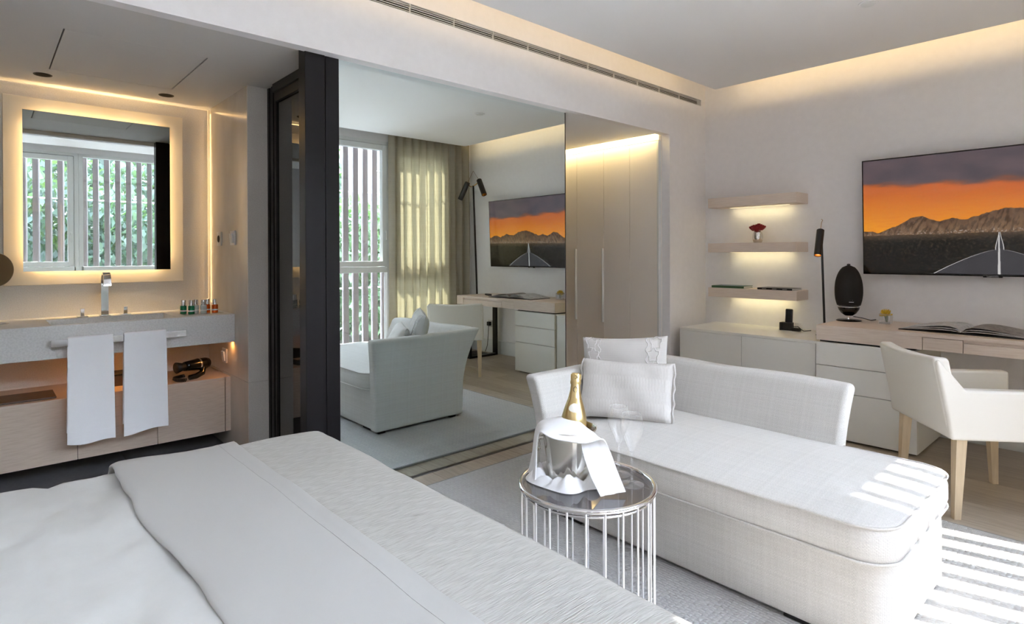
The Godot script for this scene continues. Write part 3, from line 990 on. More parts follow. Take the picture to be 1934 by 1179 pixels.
func build_dryer() -> void:
	var d := thing("hair_dryer", "black hair dryer lying with its coiled cord on the vanity cabinet", "hair dryer", Vector3(-1.36, 0.4568, 3.72))
	var bx := Basis(Vector3.UP, 0.35) * Basis(Vector3.RIGHT, PI / 2)
	var xf := Transform3D(bx, Vector3(0.0, 0.085, 0.0))
	part("barrel", MB.new().lathe([Vector2(0.0, -0.075), Vector2(0.03, -0.072), Vector2(0.036, -0.05), Vector2(0.037, 0.0), Vector2(0.031, 0.06), Vector2(0.028, 0.085), Vector2(0.0, 0.083)], 24, xf), M.gloss_black, d)
	part("nozzle", MB.new().lathe([Vector2(0.026, 0.08), Vector2(0.024, 0.10), Vector2(0.034, 0.135), Vector2(0.0, 0.133)], 20, xf), M.matte_black, d)
	part("rear_grille", MB.new().lathe([Vector2(0.0, -0.078), Vector2(0.024, -0.078), Vector2(0.026, -0.074)], 20, xf), M.matte_black, d)
	part("handle", MB.new().tube([Vector3(0.01, 0.06, -0.03), Vector3(0.03, 0.035, -0.02), Vector3(0.05, 0.022, 0.02), Vector3(0.06, 0.02, 0.06)], [0.019, 0.018, 0.017, 0.015], 12), M.gloss_black, d)
	part("trim_band", MB.new().lathe([Vector2(0.0378, -0.012), Vector2(0.0378, -0.002)], 24, xf), M.chrome, d)
	var c := []
	for i in 120:
		var u := float(i) / 119
		var an := u * 2.6 + 0.4
		var ctr := Vector3(0.02 + 0.075 * cos(an), 0.014, 0.05 + 0.08 * sin(an))
		c.append(ctr + Vector3(cos(an) * 0.009 * cos(i * 1.25), 0.009 * sin(i * 1.25), sin(an) * 0.009 * cos(i * 1.25)))
	part("coiled_cord", MB.new().tube(c, 0.0035, 6), M.matte_black, d)

# ------------------------------------------------------------------ desk wall
func build_desk() -> void:
	var c := thing("sideboard", "low white lacquer sideboard with two doors under the shelves", "sideboard")
	part("body", span(Vector3(0.0973, 0.03, 0.0), Vector3(1.126, 0.615, 0.553)), M.lacquer, c)
	part("plinth", span(Vector3(0.12, 0.0, 0.0), Vector3(1.11, 0.03, 0.52)), M.gap_dark, c)
	part("gap_backing", span(Vector3(0.1, 0.034, 0.5532), Vector3(1.124, 0.6135, 0.5538)), M.gap_dark, c)
	part("top", span(Vector3(0.0973, 0.615, 0.0), Vector3(1.1325, 0.6338, 0.5746), 0.001), M.lacquer, c)
	for k in 2: part("door", span(Vector3([0.0973, 0.6105][k], 0.034, 0.554), Vector3([0.608, 1.1255][k], 0.6135, 0.5735), 0.001), M.lacquer, c)
	var p := thing("drawer_pedestal", "white lacquer pedestal of three drawers under the oak desk", "drawers")
	part("body", span(Vector3(1.134, 0.013, 0.02), Vector3(1.705, 0.634, 0.57)), M.lacquer, p)
	part("plinth", span(Vector3(1.15, 0.0, 0.03), Vector3(1.69, 0.013, 0.55)), M.gap_dark, p)
	var ys := [0.013, 0.3151, 0.4826, 0.636]
	for i in 3: part("drawer", span(Vector3(1.136, ys[i] + 0.002, 0.571), Vector3(1.705, ys[i + 1] - 0.002, 0.592), 0.001), M.lacquer, p)
	part("gap_backing", span(Vector3(1.138, 0.016, 0.5702), Vector3(1.703, 0.633, 0.5708)), M.gap_dark, p)
	part("shadow_gap", span(Vector3(1.15, 0.636, 0.03), Vector3(1.69, 0.6463, 0.56)), M.gap_dark, p)
	var d := thing("desk", "long pale oak desk block under the television", "desk")
	part("top", span(Vector3(1.1357, 0.723, 0.0), Vector3(2.72, 0.745, 0.5855), 0.0012), M.oak, d)
	part("front_panel", span(Vector3(1.1357, 0.6463, 0.565), Vector3(1.7295, 0.723, 0.5855), 0.0), M.oak, d)
	part("drawer", span(Vector3(1.733, 0.6475, 0.565), Vector3(1.924, 0.7205, 0.5845), 0.001), M.oak, d)
	part("drawer", span(Vector3(1.9275, 0.6475, 0.565), Vector3(2.60, 0.7045, 0.5845), 0.001), M.oak, d)
	part("grip_recess", span(Vector3(1.945, 0.7045, 0.55), Vector3(2.60, 0.723, 0.568)), M.oak, d)
	part("front_panel", span(Vector3(2.603, 0.6463, 0.565), Vector3(2.72, 0.723, 0.5855)), M.oak, d)
	part("case", span(Vector3(1.1357, 0.6463, 0.0), Vector3(2.72, 0.723, 0.564)), M.oak, d)
	for k in 2: part("leg", span(Vector3(2.60, 0.0, [0.06, 0.46][k]), Vector3(2.66, 0.6463, [0.09, 0.49][k]), 0.001), M.black_metal, d)
	part("foot_rail", span(Vector3(2.60, 0.0, 0.09), Vector3(2.66, 0.025, 0.46), 0.001), M.black_metal, d)
	# three floating shelves with light under them
	var sy := [[1.6017, 1.6805], [1.2326, 1.3076], [0.8654, 0.9401]]
	var which := ["top", "middle", "lowest"]
	for i in 3:
		var s := thing("wall_shelf", "thick pale oak floating shelf, the %s of three above the sideboard" % which[i], "shelf", Vector3.ZERO, 0.0, "floating shelves")
		part("board", span(Vector3(0.1429, sy[i][0], 0.0), Vector3(0.8608, sy[i][1], 0.2132), 0.001), M.oak, s)
		part("light_strip", span(Vector3(0.27, sy[i][0] - 0.003, 0.062), Vector3(0.75, sy[i][0], 0.078)), M.led_soft, s)
		strip("shelf_lamp", s, Vector3(0.51, sy[i][0] - 0.005, 0.070), Vector2(0.48, 0.014), Vector3(0, -1, -0.45), Color(1.0, 0.93, 0.7), 0.0034, Vector3.RIGHT)
	# vase with red roses on the middle shelf
	var v := thing("rose_vase", "small silver vase holding dark red roses on the middle shelf", "vase", Vector3(0.513, 1.3076, 0.10))
	part("pot", MB.new().lathe([Vector2(0.0, 0.0), Vector2(0.028, 0.0), Vector2(0.038, 0.018), Vector2(0.041, 0.045), Vector2(0.036, 0.075), Vector2(0.029, 0.092), Vector2(0.027, 0.09), Vector2(0.034, 0.07), Vector2(0.02, 0.04)], 28), M.silver, v)
	rng.seed = 5
	for k in 4:
		var ctr: Vector3 = [Vector3(-0.026, 0.117, 0.008), Vector3(0.03, 0.12, 0.012), Vector3(0.0, 0.128, -0.02), Vector3(0.004, 0.112, 0.028)][k]
		part("rose", rose(0.036), M.petal_red, v, ctr)
		part("stem", MB.new().tube([ctr * Vector3(0.4, 0.0, 0.4) + Vector3(0, 0.05, 0), ctr], 0.003, 6), M.stem_green, v)
	# books on the lowest shelf
	var b1 := book("green-spined book lying flat on the lowest shelf", Vector3(0.30, 0.9401, 0.11), Vector3(0.27, 0.018, 0.18), M.book_green, 0.06)
	part("jacket_print", MB.new().box(Vector3(0, 0.0184, 0), Vector3(0.2, 0.0006, 0.12)), M.paper_blue, b1)
	var b2 := book("black book lying flat at the right of the lowest shelf", Vector3(0.69, 0.9401, 0.115), Vector3(0.27, 0.015, 0.17), M.book_black, -0.03)
	part("jacket_print", MB.new().box(Vector3(0.05, 0.0152, 0), Vector3(0.1, 0.0006, 0.1)), M.paper_grey, b2)
	for k in 3: part("spine_mark", MB.new().box(Vector3(-0.08 + 0.08 * k, 0.0075, 0.0853), Vector3(0.035, 0.006, 0.001)), M.paper_grey, b2)
	# cordless telephone
	var ph := thing("telephone", "black cordless telephone in its cradle on the sideboard", "telephone", Vector3(0.77, 0.6338, 0.14))
	part("handset", MB.new().box(Vector3(0, 0.085, 0), Vector3(0.052, 0.155, 0.026), 0.008, 2, Transform3D(Basis(Vector3.RIGHT, -0.1), Vector3.ZERO)), M.gloss_black, ph)
	part("cradle", MB.new().box(Vector3(-0.01, 0.03, 0.004), Vector3(0.085, 0.06, 0.05), 0.004), M.matte_black, ph)
	part("cradle_side", MB.new().box(Vector3(-0.046, 0.03, 0.012), Vector3(0.014, 0.062, 0.06), 0.003), M.matte_black, ph)
	part("charger_block", MB.new().box(Vector3(0.065, 0.012, 0.02), Vector3(0.055, 0.024, 0.04), 0.003), M.matte_black, ph)
	part("cable", MB.new().tube([Vector3(0.03, 0.03, 0.0), Vector3(0.08, 0.035, 0.02), Vector3(0.105, 0.016, 0.03), Vector3(0.12, 0.006, 0.02), Vector3(0.14, 0.004, -0.06)], 0.003, 6), M.matte_black, ph)
	tag(part("clear_stand", span(Vector3(0.80, 0.6338, 0.10), Vector3(0.858, 0.69, 0.104), 0.0005), M.crystal), "small clear acrylic stand beside the telephone", "stand")
	# reading lamp on the sideboard
	var l := thing("reading_lamp", "slim black reading lamp with tilted tube head beside the desk", "lamp", Vector3(1.065, 0.6338, 0.26))
	part("base", MB.new().lathe([Vector2(0.0, 0.0), Vector2(0.05, 0.0), Vector2(0.05, 0.006), Vector2(0.012, 0.012), Vector2(0.0, 0.012)], 24), M.matte_black, l)
	part("pole", MB.new().tube([Vector3(0.008, 0.01, 0), Vector3(-0.012, 0.66, 0)], 0.0075, 10), M.matte_black, l)
	lamp_head(l, Vector3(-0.012, 0.755, 0.02), Vector3(0.0, 0.572, 0.105), 0.025, 0.05)
	# floor lamp at the curtain, seen in the mirror
	var fl := thing("floor_lamp", "black floor lamp with two tube heads at the curtain, seen in the mirror", "lamp", Vector3(2.80, 0.0, 0.27))
	part("base", MB.new().box(Vector3(0, 0.012, 0), Vector3(0.24, 0.024, 0.24), 0.003), M.matte_black, fl)
	part("pole", MB.new().tube([Vector3(-0.10, 0.02, 0.0), Vector3(0.0, 2.06, 0.0)], 0.011, 10), M.matte_black, fl)
	part("fork", MB.new().tube([Vector3(0.10, 2.08, 0.0), Vector3(0.05, 2.05, 0.0), Vector3(0.0, 2.055, 0.0), Vector3(-0.05, 2.07, 0), Vector3(-0.10, 2.09, 0)], 0.006, 8), M.brass, fl)
	part("chain", MB.new().tube([Vector3(0.10, 2.12, 0), Vector3(0.0, 2.24, 0), Vector3(-0.10, 2.13, 0)], 0.002, 6), M.brass, fl)
	lamp_head(fl, Vector3(0.11, 2.11, 0.0), Vector3(0.235, 1.91, 0.02), 0.032, 0.0)
	lamp_head(fl, Vector3(-0.11, 2.12, 0.0), Vector3(-0.235, 1.93, 0.02), 0.032, 0.0)
	# wall socket with plug
	var so := thing("wall_socket", "wall socket with a black plug under the desk", "socket", Vector3(2.80, 0.36, 0.0))
	part("plate", MB.new().box(Vector3(0, 0, 0.005), Vector3(0.085, 0.085, 0.01), 0.003), M.switch_plate, so)
	part("plug", MB.new().box(Vector3(0, 0.0, 0.03), Vector3(0.045, 0.05, 0.04), 0.006, 2), M.matte_black, so)
	part("cable", MB.new().tube([Vector3(0, -0.02, 0.035), Vector3(-0.01, -0.14, 0.05), Vector3(-0.04, -0.26, 0.09), Vector3(-0.05, -0.33, 0.13)], 0.004, 6), M.matte_black, so)
	build_speaker()
	# flower in a glass cube
	var fc := thing("flower_cube", "yellow flower in a small clear glass cube on the desk", "vase", Vector3(1.435, 0.745, 0.19))
	var gl := MB.new()
	for s in 4:
		var b := Basis(Vector3.UP, PI / 2 * s)
		gl.box(Vector3(0, 0.034, 0.031), Vector3(0.066, 0.068, 0.004), 0.001, 1, Transform3D(b, Vector3.ZERO))
	gl.box(Vector3(0, 0.005, 0), Vector3(0.06, 0.01, 0.06), 0.001)
	part("cube", gl, M.crystal, fc)
	var pt := MB.new()
	rng.seed = 17
	for i in 46:
		var a := rng.randf() * TAU
		var e := rng.randf_range(-0.25, 1.35)
		var dir := Vector3(cos(a) * cos(e), sin(e), sin(a) * cos(e))
		var o := Vector3(0, 0.056, 0)
		pt.tube([o + dir * 0.008, o + dir * 0.03, o + dir * 0.04 + Vector3(0, 0.004, 0)], [0.0045, 0.0042, 0.0015], 5)
	part("bloom", pt, M.petal_yellow, fc)
	part("stem", MB.new().tube([Vector3(0.005, 0.012, 0), Vector3(0, 0.056, 0)], [0.006, 0.012], 8), M.stem_green, fc)
	build_open_book()
	build_tv()

func rose(r: float) -> MB:
	var m := MB.new()
	for k in 9:
		var ring := k / 3
		var rr := r * (0.35 + 0.32 * ring)
		var a0 := TAU * (k % 3) / 3.0 + ring * 1.1
		var rows := []
		for i in 5:
			var v := float(i) / 4
			var row := []
			for j in 7:
				var a := a0 + (float(j) / 6 - 0.5) * 2.5
				var q := rr * (0.35 + 0.65 * sin(v * PI * 0.62)) * (1.0 + (0.12 * v if ring else 0.0))
				row.append(Vector3(cos(a) * q, -r * 0.6 + v * r * (1.35 - 0.18 * ring), -sin(a) * q))
			rows.append(row)
		m.grid(rows)
	return m

func book(label: String, at: Vector3, s: Vector3, cover: Material, turn: float) -> Node3D:
	var b := thing("book", label, "book", at, turn, "books on the lowest shelf")
	part("back_cover", MB.new().box(Vector3(0, 0.001, 0), Vector3(s.x, 0.002, s.z), 0.0006), cover, b)
	part("front_cover", MB.new().box(Vector3(0, s.y - 0.001, 0), Vector3(s.x, 0.002, s.z), 0.0006), cover, b)
	part("spine", MB.new().box(Vector3(0, s.y / 2, s.z / 2 - 0.0015), Vector3(s.x, s.y, 0.003), 0.0006), cover, b)
	part("pages", MB.new().box(Vector3(0, s.y / 2, -0.003), Vector3(s.x - 0.008, s.y - 0.004, s.z - 0.008)), M.paper, b)
	return b

func lamp_head(t: Node3D, a: Vector3, b: Vector3, r: float, hook: float) -> void:
	var dir := (b - a).normalized()
	var len := a.distance_to(b)
	var bas := Basis(Quaternion(Vector3.UP, -dir))
	var xf := Transform3D(bas, b)
	var h := part("tube_head", MB.new().lathe([Vector2(r * 0.85, 0.012), Vector2(r * 0.9, 0.0), Vector2(r, 0.0), Vector2(r, len - 0.004), Vector2(r - 0.004, len), Vector2(0.0, len)], 24, xf), M.matte_black, t)
	part("reflector", MB.new().lathe([Vector2(r * 0.86, 0.004), Vector2(r * 0.7, 0.025), Vector2(r * 0.3, 0.05), Vector2(0.0, 0.052)], 20, xf), M.brass, h)
	if hook > 0.0:
		part("bulb", MB.new().lathe([Vector2(0.0, 0.006), Vector2(r * 0.45, 0.012), Vector2(r * 0.45, 0.03), Vector2(0.0, 0.04)], 16, xf), M.bulb, h)
		var lm := OmniLight3D.new()
		lm.name = "bulb_light"
		lm.light_color = Color(1.0, 0.7, 0.45)
		lm.light_energy = 0.001
		lm.light_size = 0.008
		lm.shadow_enabled = true
		t.add_child(lm, true)
		lm.position = xf * Vector3(0, 0.02, 0)
		part("hook", MB.new().tube([a, a + Vector3(0.006, hook, 0), a + Vector3(0.014, hook + 0.018, 0), a + Vector3(0.006, hook + 0.026, 0)], 0.002, 6), M.brass, t)

func build_speaker() -> void:
	var s := thing("speaker", "black egg-shaped loudspeaker on a glossy round foot on the desk", "speaker", Vector3(1.206, 0.745, 0.19))
	part("foot", MB.new().lathe([Vector2(0.0, 0.0), Vector2(0.078, 0.0), Vector2(0.08, 0.004), Vector2(0.07, 0.010), Vector2(0.014, 0.013), Vector2(0.0, 0.013)], 36), M.gloss_black, s)
	part("stem", MB.new().lathe([Vector2(0.012, 0.012), Vector2(0.009, 0.024), Vector2(0.012, 0.04)], 20), M.chrome, s)
	part("bowl", MB.new().lathe([Vector2(0.0, 0.036), Vector2(0.025, 0.038), Vector2(0.048, 0.055), Vector2(0.064, 0.08), Vector2(0.069, 0.098), Vector2(0.055, 0.104), Vector2(0.0, 0.104)], 36), M.gloss_black, s)
	part("ring", MB.new().lathe([Vector2(0.067, 0.0975), Vector2(0.071, 0.100), Vector2(0.068, 0.1035)], 36), M.chrome, s)
	var p := []
	for i in 17:
		var u := float(i) / 16
		var y := 0.110 + 0.285 * u
		var r := 0.088 * sqrt(maxf(0.0, 1.0 - pow(absf(u - 0.36) / (0.64 if u > 0.36 else 0.62), 2.1)))
		p.append(Vector2(r, y))
	p.insert(0, Vector2(0.0, 0.108))
	part("grille", MB.new().lathe(p, 40), M.speaker_cloth, s)
	part("knob", MB.new().lathe([Vector2(0.011, 0.392), Vector2(0.011, 0.400), Vector2(0.0, 0.402)], 16), M.gloss_black, s)
	for k in 2: part("mark", MB.new().box(Vector3.ZERO, Vector3([0.018, 0.03][k], 0.0035, 0.001)), M.logo_silver, s, Vector3(0.040, [0.152, 0.137][k], 0.0715)).rotation.y = 0.5
	part("cable", MB.new().tube([Vector3(0.02, 0.03, -0.03), Vector3(0.07, 0.02, -0.06), Vector3(0.11, 0.004, -0.10), Vector3(0.12, 0.004, -0.17)], 0.003, 6), M.matte_black, s)

func build_open_book() -> void:
	var b := thing("open_book", "large picture book lying open on the desk", "book", Vector3(1.91, 0.745, 0.345), -0.06)
	part("cover", MB.new().box(Vector3(0, 0.003, 0), Vector3(0.64, 0.005, 0.31), 0.001), M.book_black, b)
	for s in [-1, 1]:
		for lay in 3:
			var rows := []
			for i in 2:
				var row := []
				for j in 17:
					var u := float(j) / 16
					var top: float = 0.008 + (0.010 + 0.011 * lay) * (sin(PI * pow(u, 0.55)) * 0.9 + 0.18 * (1 - u)) + 0.0016 * lay
					row.append(Vector3(s * (0.003 + (0.308 - 0.008 * lay) * u), top, [0.148, -0.148][i]))
				if s < 0: row.reverse()
				rows.append(row)
			part("page_block", thick(rows, 0.0022), [M.paper, M.paper, M.paper_print][lay] if s < 0 else [M.paper, M.paper, M.paper_print2][lay], b)
	part("spine", MB.new().box(Vector3(0, 0.006, 0), Vector3(0.03, 0.010, 0.31), 0.003), M.book_black, b)
	var rc := thing("remote_control", "small black remote control at the right end of the desk", "remote control", Vector3(2.44, 0.745, 0.34), 0.4)
	part("body", MB.new().box(Vector3(0, 0.009, 0), Vector3(0.15, 0.018, 0.042), 0.006, 2), M.matte_black, rc)
	part("key_pad", MB.new().box(Vector3(0, 0.0185, 0), Vector3(0.1, 0.002, 0.026), 0.0005), M.paper_grey, rc)

func build_tv() -> void:
	var im := Image.create(960, 540, false, Image.FORMAT_RGB8)
	var cl := noise(201, 0.006, 5)
	var fine := noise(202, 0.03, 4)
	var rg := noise(203, 0.012, 5)
	var scrub := noise(204, 0.06, 4)
	var ridge_pts := [Vector2(0, 0.63), Vector2(0.07, 0.643), Vector2(0.15, 0.58), Vector2(0.205, 0.515), Vector2(0.25, 0.517), Vector2(0.31, 0.568), Vector2(0.36, 0.535), Vector2(0.41, 0.553), Vector2(0.48, 0.505), Vector2(0.55, 0.472), Vector2(0.63, 0.487), Vector2(0.7, 0.54), Vector2(0.78, 0.515), Vector2(0.86, 0.56), Vector2(0.93, 0.53), Vector2(1.01, 0.57)]
	for x in 960:
		var u := x / 960.0
		var k := 0
		while ridge_pts[k + 1].x < u: k += 1
		var ridge := lerpf(ridge_pts[k].y, ridge_pts[k + 1].y, (u - ridge_pts[k].x) / (ridge_pts[k + 1].x - ridge_pts[k].x)) + 0.012 * rg.get_noise_1d(x * 2.0)
		var plain := 0.672 + 0.006 * rg.get_noise_1d(x + 900.0) - 0.02 * u
		for y in 540:
			var v := y / 540.0
			var c: Color
			if v < ridge:
				var edge := 0.215 + 0.05 * u + 0.05 * cl.get_noise_2d(x * 0.6, y * 2.5)
				var warm := srgb(196, 96, 48).lerp(srgb(246, 158, 44), clampf((v - edge) / (0.62 - edge), 0, 1))
				warm = warm.lerp(srgb(214, 122, 84), clampf(0.5 - absf(v - edge - 0.05) * 14.0 + 0.6 * cl.get_noise_2d(x * 0.5, y * 6.0), 0, 1) * 0.6)
				warm = warm.lerp(srgb(222, 112, 52), clampf(fine.get_noise_2d(x * 0.3, y * 3.0) * 0.7, 0, 1))
				var dark := srgb(84, 76, 82).lerp(srgb(104, 88, 92), clampf(0.5 + cl.get_noise_2d(x, y * 2.0), 0, 1))
				c = dark.lerp(warm, smoothstep(edge - 0.03, edge + 0.04, v))
			elif v < plain:
				var t := (v - ridge) / maxf(plain - ridge, 0.01)
				c = srgb(104, 78, 60).lerp(srgb(132, 104, 80), clampf(t + fine.get_noise_2d(x * 1.2, y * 0.8) * 0.9, 0, 1))
				if fine.get_noise_2d(x * 2.0 + y * 0.7, y * 0.6) > 0.1: c = c.darkened(0.25)
				if v > plain - 0.03 and absf(rg.get_noise_2d(x * 5.0, y * 5.0)) > 0.38: c = srgb(170, 156, 144)
			else:
				var t := (v - plain) / (1.0 - plain)
				var s := scrub.get_noise_2d(x, y * 1.6)
				c = srgb(78, 62, 46).lerp(srgb(14, 13, 12), smoothstep(0.0, 0.22, t))
				c = c.lerp(srgb(92, 78, 54), clampf(s * 2.2 - 0.15, 0, 1) * (1.0 - 0.45 * t))
				c = c.lerp(srgb(92, 52, 24), clampf(rg.get_noise_2d(x * 1.5, y * 3.0) - 0.22, 0, 1) * t)
				# road
				var h := clampf((v - 0.655) / 0.345, 0, 1)
				var half := 0.003 + 0.012 * smoothstep(0.0, 0.4, h) + 0.225 * pow(maxf(h - 0.43, 0.0) / 0.57, 0.75)
				var off := (u - 0.524) / half
				if absf(off) < 1.0:
					c = srgb(56, 54, 58).lerp(srgb(70, 68, 72), clampf(0.5 + scrub.get_noise_2d(x * 3.0, y * 3.0), 0, 1))
					var lw := 0.0016 + 0.0035 * h
					if absf(u - 0.522) < lw or (1.0 - absf(off)) * half < lw * 1.1: c = srgb(206, 204, 202)
			im.set_pixel(x, y, c)
	var scr := mat("screen_picture", Color.BLACK, 0.15)
	scr.emission_enabled = true
	scr.emission = Color.BLACK
	scr.emission_texture = ImageTexture.create_from_image(im)
	scr.emission_operator = BaseMaterial3D.EMISSION_OP_ADD
	scr.emission_energy_multiplier = 0.86 / EXPO
	var x0 := 1.2656
	var x1 := 2.70
	var w := x1 - x0
	var h := 0.797
	var t := thing("television", "large flat television on the wall showing a desert road at sunset", "television", Vector3((x0 + x1) / 2, 1.472, 0.098))
	var tilt := Basis(Vector3.RIGHT, deg_to_rad(2.2))
	t.basis = tilt
	part("case", MB.new().box(Vector3(0, 0, -0.012), Vector3(w, h, 0.024), 0.003), M.gloss_black, t)
	var q := MB.new()
	q.quad(Vector3(-w / 2 + 0.008, -h / 2 + 0.014, 0.0006), Vector3(w / 2 - 0.008, -h / 2 + 0.014, 0.0006), Vector3(w / 2 - 0.008, h / 2 - 0.008, 0.0006), Vector3(-w / 2 + 0.008, h / 2 - 0.008, 0.0006))
	part("screen", q, scr, t)
	part("logo_plate", MB.new().box(Vector3(0, -h / 2 - 0.002, -0.006), Vector3(0.095, 0.011, 0.014), 0.002), M.black_metal, t)
	var tm := TextMesh.new()
	tm.text = "SAMSUNG"
	var sf := SystemFont.new()
	sf.font_names = PackedStringArray(["Droid Sans"])
	tm.font = sf
	tm.font_size = 32
	tm.pixel_size = 0.0004
	tm.depth = 0.0006
	part("logo", tm, M.logo_silver, t, Vector3(0, -h / 2 - 0.002, 0.0013))
	part("bracket", MB.new().box(Vector3(0, 0, -0.055), Vector3(0.5, 0.3, 0.062), 0.004), M.matte_black, t)

# ------------------------------------------------------------------ sofa, bed, chair, table
const RUG := 0.012

func cushion(cx: float, cz: float, hx: float, hz: float, rad: float, y0: float, y1: float, r: float, crown: float, k := 8) -> MB:
	var rings := []
	var c := Vector3(cx, 0, cz)
	for q in [[0.6, 0.0], [0.25, 0.12], [0.06, 0.4], [0.0, 0.9]]:
		rings.append(rring(c + Vector3(0, y0 + r * q[1], 0), hx - r * q[0], hz - r * q[0], rad, k))
	for i in 3: rings.append(rring(c + Vector3(0, lerpf(y0 + r, y1 - r, (i + 0.5) / 3.0), 0), hx + 0.004, hz + 0.004, rad, k))
	for q in [[0.0, 0.9], [0.06, 0.4], [0.25, 0.12], [0.6, 0.0]]:
		rings.append(rring(c + Vector3(0, y1 - r * q[1], 0), hx - r * q[0], hz - r * q[0], rad, k))
	var lim := minf(hx, hz)
	for i in 8:
		var u := (i + 1) / 9.0
		var d := lim * u * 0.97
		rings.append(rring(c + Vector3(0, y1 + crown * sin(u * PI / 2), 0), hx - d, hz - d, maxf(rad - d, 0.02), k))
	return MB.new().loft(rings)

func build_sofa() -> void:
	var s := thing("chaise_sofa", "pale grey chaise sofa with low flared back behind the round table", "sofa")
	part("base", MB.new().loft([rring(Vector3(1.45, 0.026, 2.405), 0.68, 0.335, 0.06, 5), rring(Vector3(1.45, 0.036, 2.405), 0.688, 0.343, 0.06, 5), rring(Vector3(1.45, 0.18, 2.405), 0.69, 0.345, 0.07, 5), rring(Vector3(1.45, 0.305, 2.405), 0.688, 0.343, 0.07, 5)]), M.sofa_cloth, s)
	var cz := 2.425
	var cu := part("seat_cushion", cushion(1.465, cz, 0.695, 0.375, 0.11, 0.300, 0.418, 0.02, 0.035), M.sofa_cloth, s)
	for y in [0.307, 0.414]:
		var ring := rring(Vector3(1.465, y, cz), 0.697, 0.377, 0.11, 8)
		part("piping", MB.new().tube(ring, 0.0042, 6, true), M.sofa_cloth, cu)
	# flared arm at the mirror end and flared back
	var arm := dense_box(Vector3(0.705, 0.026, 2.03), Vector3(0.785, 0.655, 2.775), 0.022)
	arm.warp(func(v: Vector3) -> Vector3:
		var t := clampf((v.y - 0.2) / 0.45, 0, 1)
		t = t * t
		var back := clampf((2.40 - v.z) / 0.36, 0, 1)
		var front := clampf((v.z - 2.40) / 0.36, 0, 1)
		return Vector3(v.x - 0.05 * t, v.y + 0.012 * back * t, v.z + 0.045 * t * front - 0.125 * t * back))
	part("armrest", arm, M.sofa_cloth, s)
	var back := dense_box(Vector3(0.72, 0.026, 2.035), Vector3(1.785, 0.665, 2.125), 0.026)
	back.warp(func(v: Vector3) -> Vector3:
		var t := clampf((v.y - 0.2) / 0.46, 0, 1)
		t = t * t
		var r := clampf((v.x - 1.4) / 0.4, 0, 1)
		return Vector3(v.x + (0.012 * t) * r, v.y - 0.006 * r * t + 0.004 * sin(v.x * 9.0) * t, v.z - 0.125 * t))
	part("backrest", back, M.sofa_cloth, s)
	for q in [Vector2(0.83, 2.715), Vector2(1.94, 2.715), Vector2(0.83, 2.12), Vector2(1.94, 2.10)]:
		part("foot", MB.new().box(Vector3(q.x, RUG + 0.011, q.y), Vector3(0.22, 0.02, 0.05), 0.002), M.matte_black, s)
	# cushions leaning on the back
	var a := pillow("lace-edged white cushion standing behind the striped cushion", Vector3(0.875, 0.648, 2.33), 0.43, 0.32, 0.12, Vector3(-0.25, 0.47, 0.06), M.pillow_plain)
	lace(a, 0.43, 0.32, 0.12)
	var b := pillow("off-white striped lumbar cushion leaning at the front of the pair", Vector3(0.97, 0.574, 2.45), 0.445, 0.285, 0.12, Vector3(-0.40, 0.45, 0.0), M.pillow_cloth)
	for sx in [-1, 1]:
		var fr := []
		for i in 13: fr.append(Vector3(sx * (0.2215 + 0.004 * sin(i * 2.0)), lerpf(-0.135, 0.135, i / 12.0), 0.006 * sin(i * 1.3)))
		part("side_trim", MB.new().tube(fr, 0.0055, 6), M.pillow_plain, b)

func dense_box(a: Vector3, b: Vector3, r: float) -> MB:      # rounded box cut finely so that it can bend
	var m := MB.new()
	var h := (b - a) * 0.5
	var c := (a + b) * 0.5
	for ax in 3:
		var u := (ax + 1) % 3
		var w := (ax + 2) % 3
		var lu := fine(h[u], r)
		var lw := fine(h[w], r)
		for sg in [-1, 1]:
			var rows := []
			for y in lw:
				var row := []
				for x in lu:
					var p := Vector3.ZERO
					p[ax] = h[ax] * sg; p[u] = x; p[w] = y
					var inn := p.clamp(-(h - Vector3.ONE * r), h - Vector3.ONE * r)
					row.append(c + inn + (p - inn).normalized() * r)
				rows.append(row)
			m.grid(rows, false, false, sg < 0)
	return m

func fine(h: float, r: float) -> Array:
	var l := []
	for i in 4: l.append(-h + r * (1.0 - tan(PI / 4 * (1.0 - i / 3.0))))
	var n := int(maxf(1.0, (h - r) * 2.0 / 0.06))
	for i in range(1, n): l.append(lerpf(-h + r, h - r, float(i) / n))
	for i in 4: l.append(h - r * (1.0 - tan(PI / 4 * i / 3.0)))
	return l

func pillow_point(u: float, v: float, w: float, h: float, t: float, s: float) -> Vector3:
	var e := (1.0 - pow(absf(u), 3.0)) * (1.0 - pow(absf(v), 3.0))
	var pin := 1.0 - 0.07 * (1.0 - u * u) * absf(v) - 0.0
	var pinx := 1.0 - 0.05 * (1.0 - v * v) * absf(u)
	var z := t * 0.5 * pow(maxf(e, 0.0), 0.42) * s
	z += 0.004 * sin(u * 6.0 + v * 3.0) * e
	return Vector3(u * w * 0.5 * pinx, v * h * 0.5 * pin, z)

func pillow(label: String, at: Vector3, w: float, h: float, t: float, rot: Vector3, m: Material) -> Node3D:
	var p := thing("cushion", label, "cushion", at)
	p.rotation = rot
	var mb := MB.new()
	for s in [1, -1]:
		var rows := []
		for i in 25:
			var row := []
			for j in 29: row.append(pillow_point(j / 14.0 - 1.0, i / 12.0 - 1.0, w, h, t, s))
			rows.append(row)
		mb.grid(rows, false, false, s < 0)
	part("cover", mb, m, p)
	return p

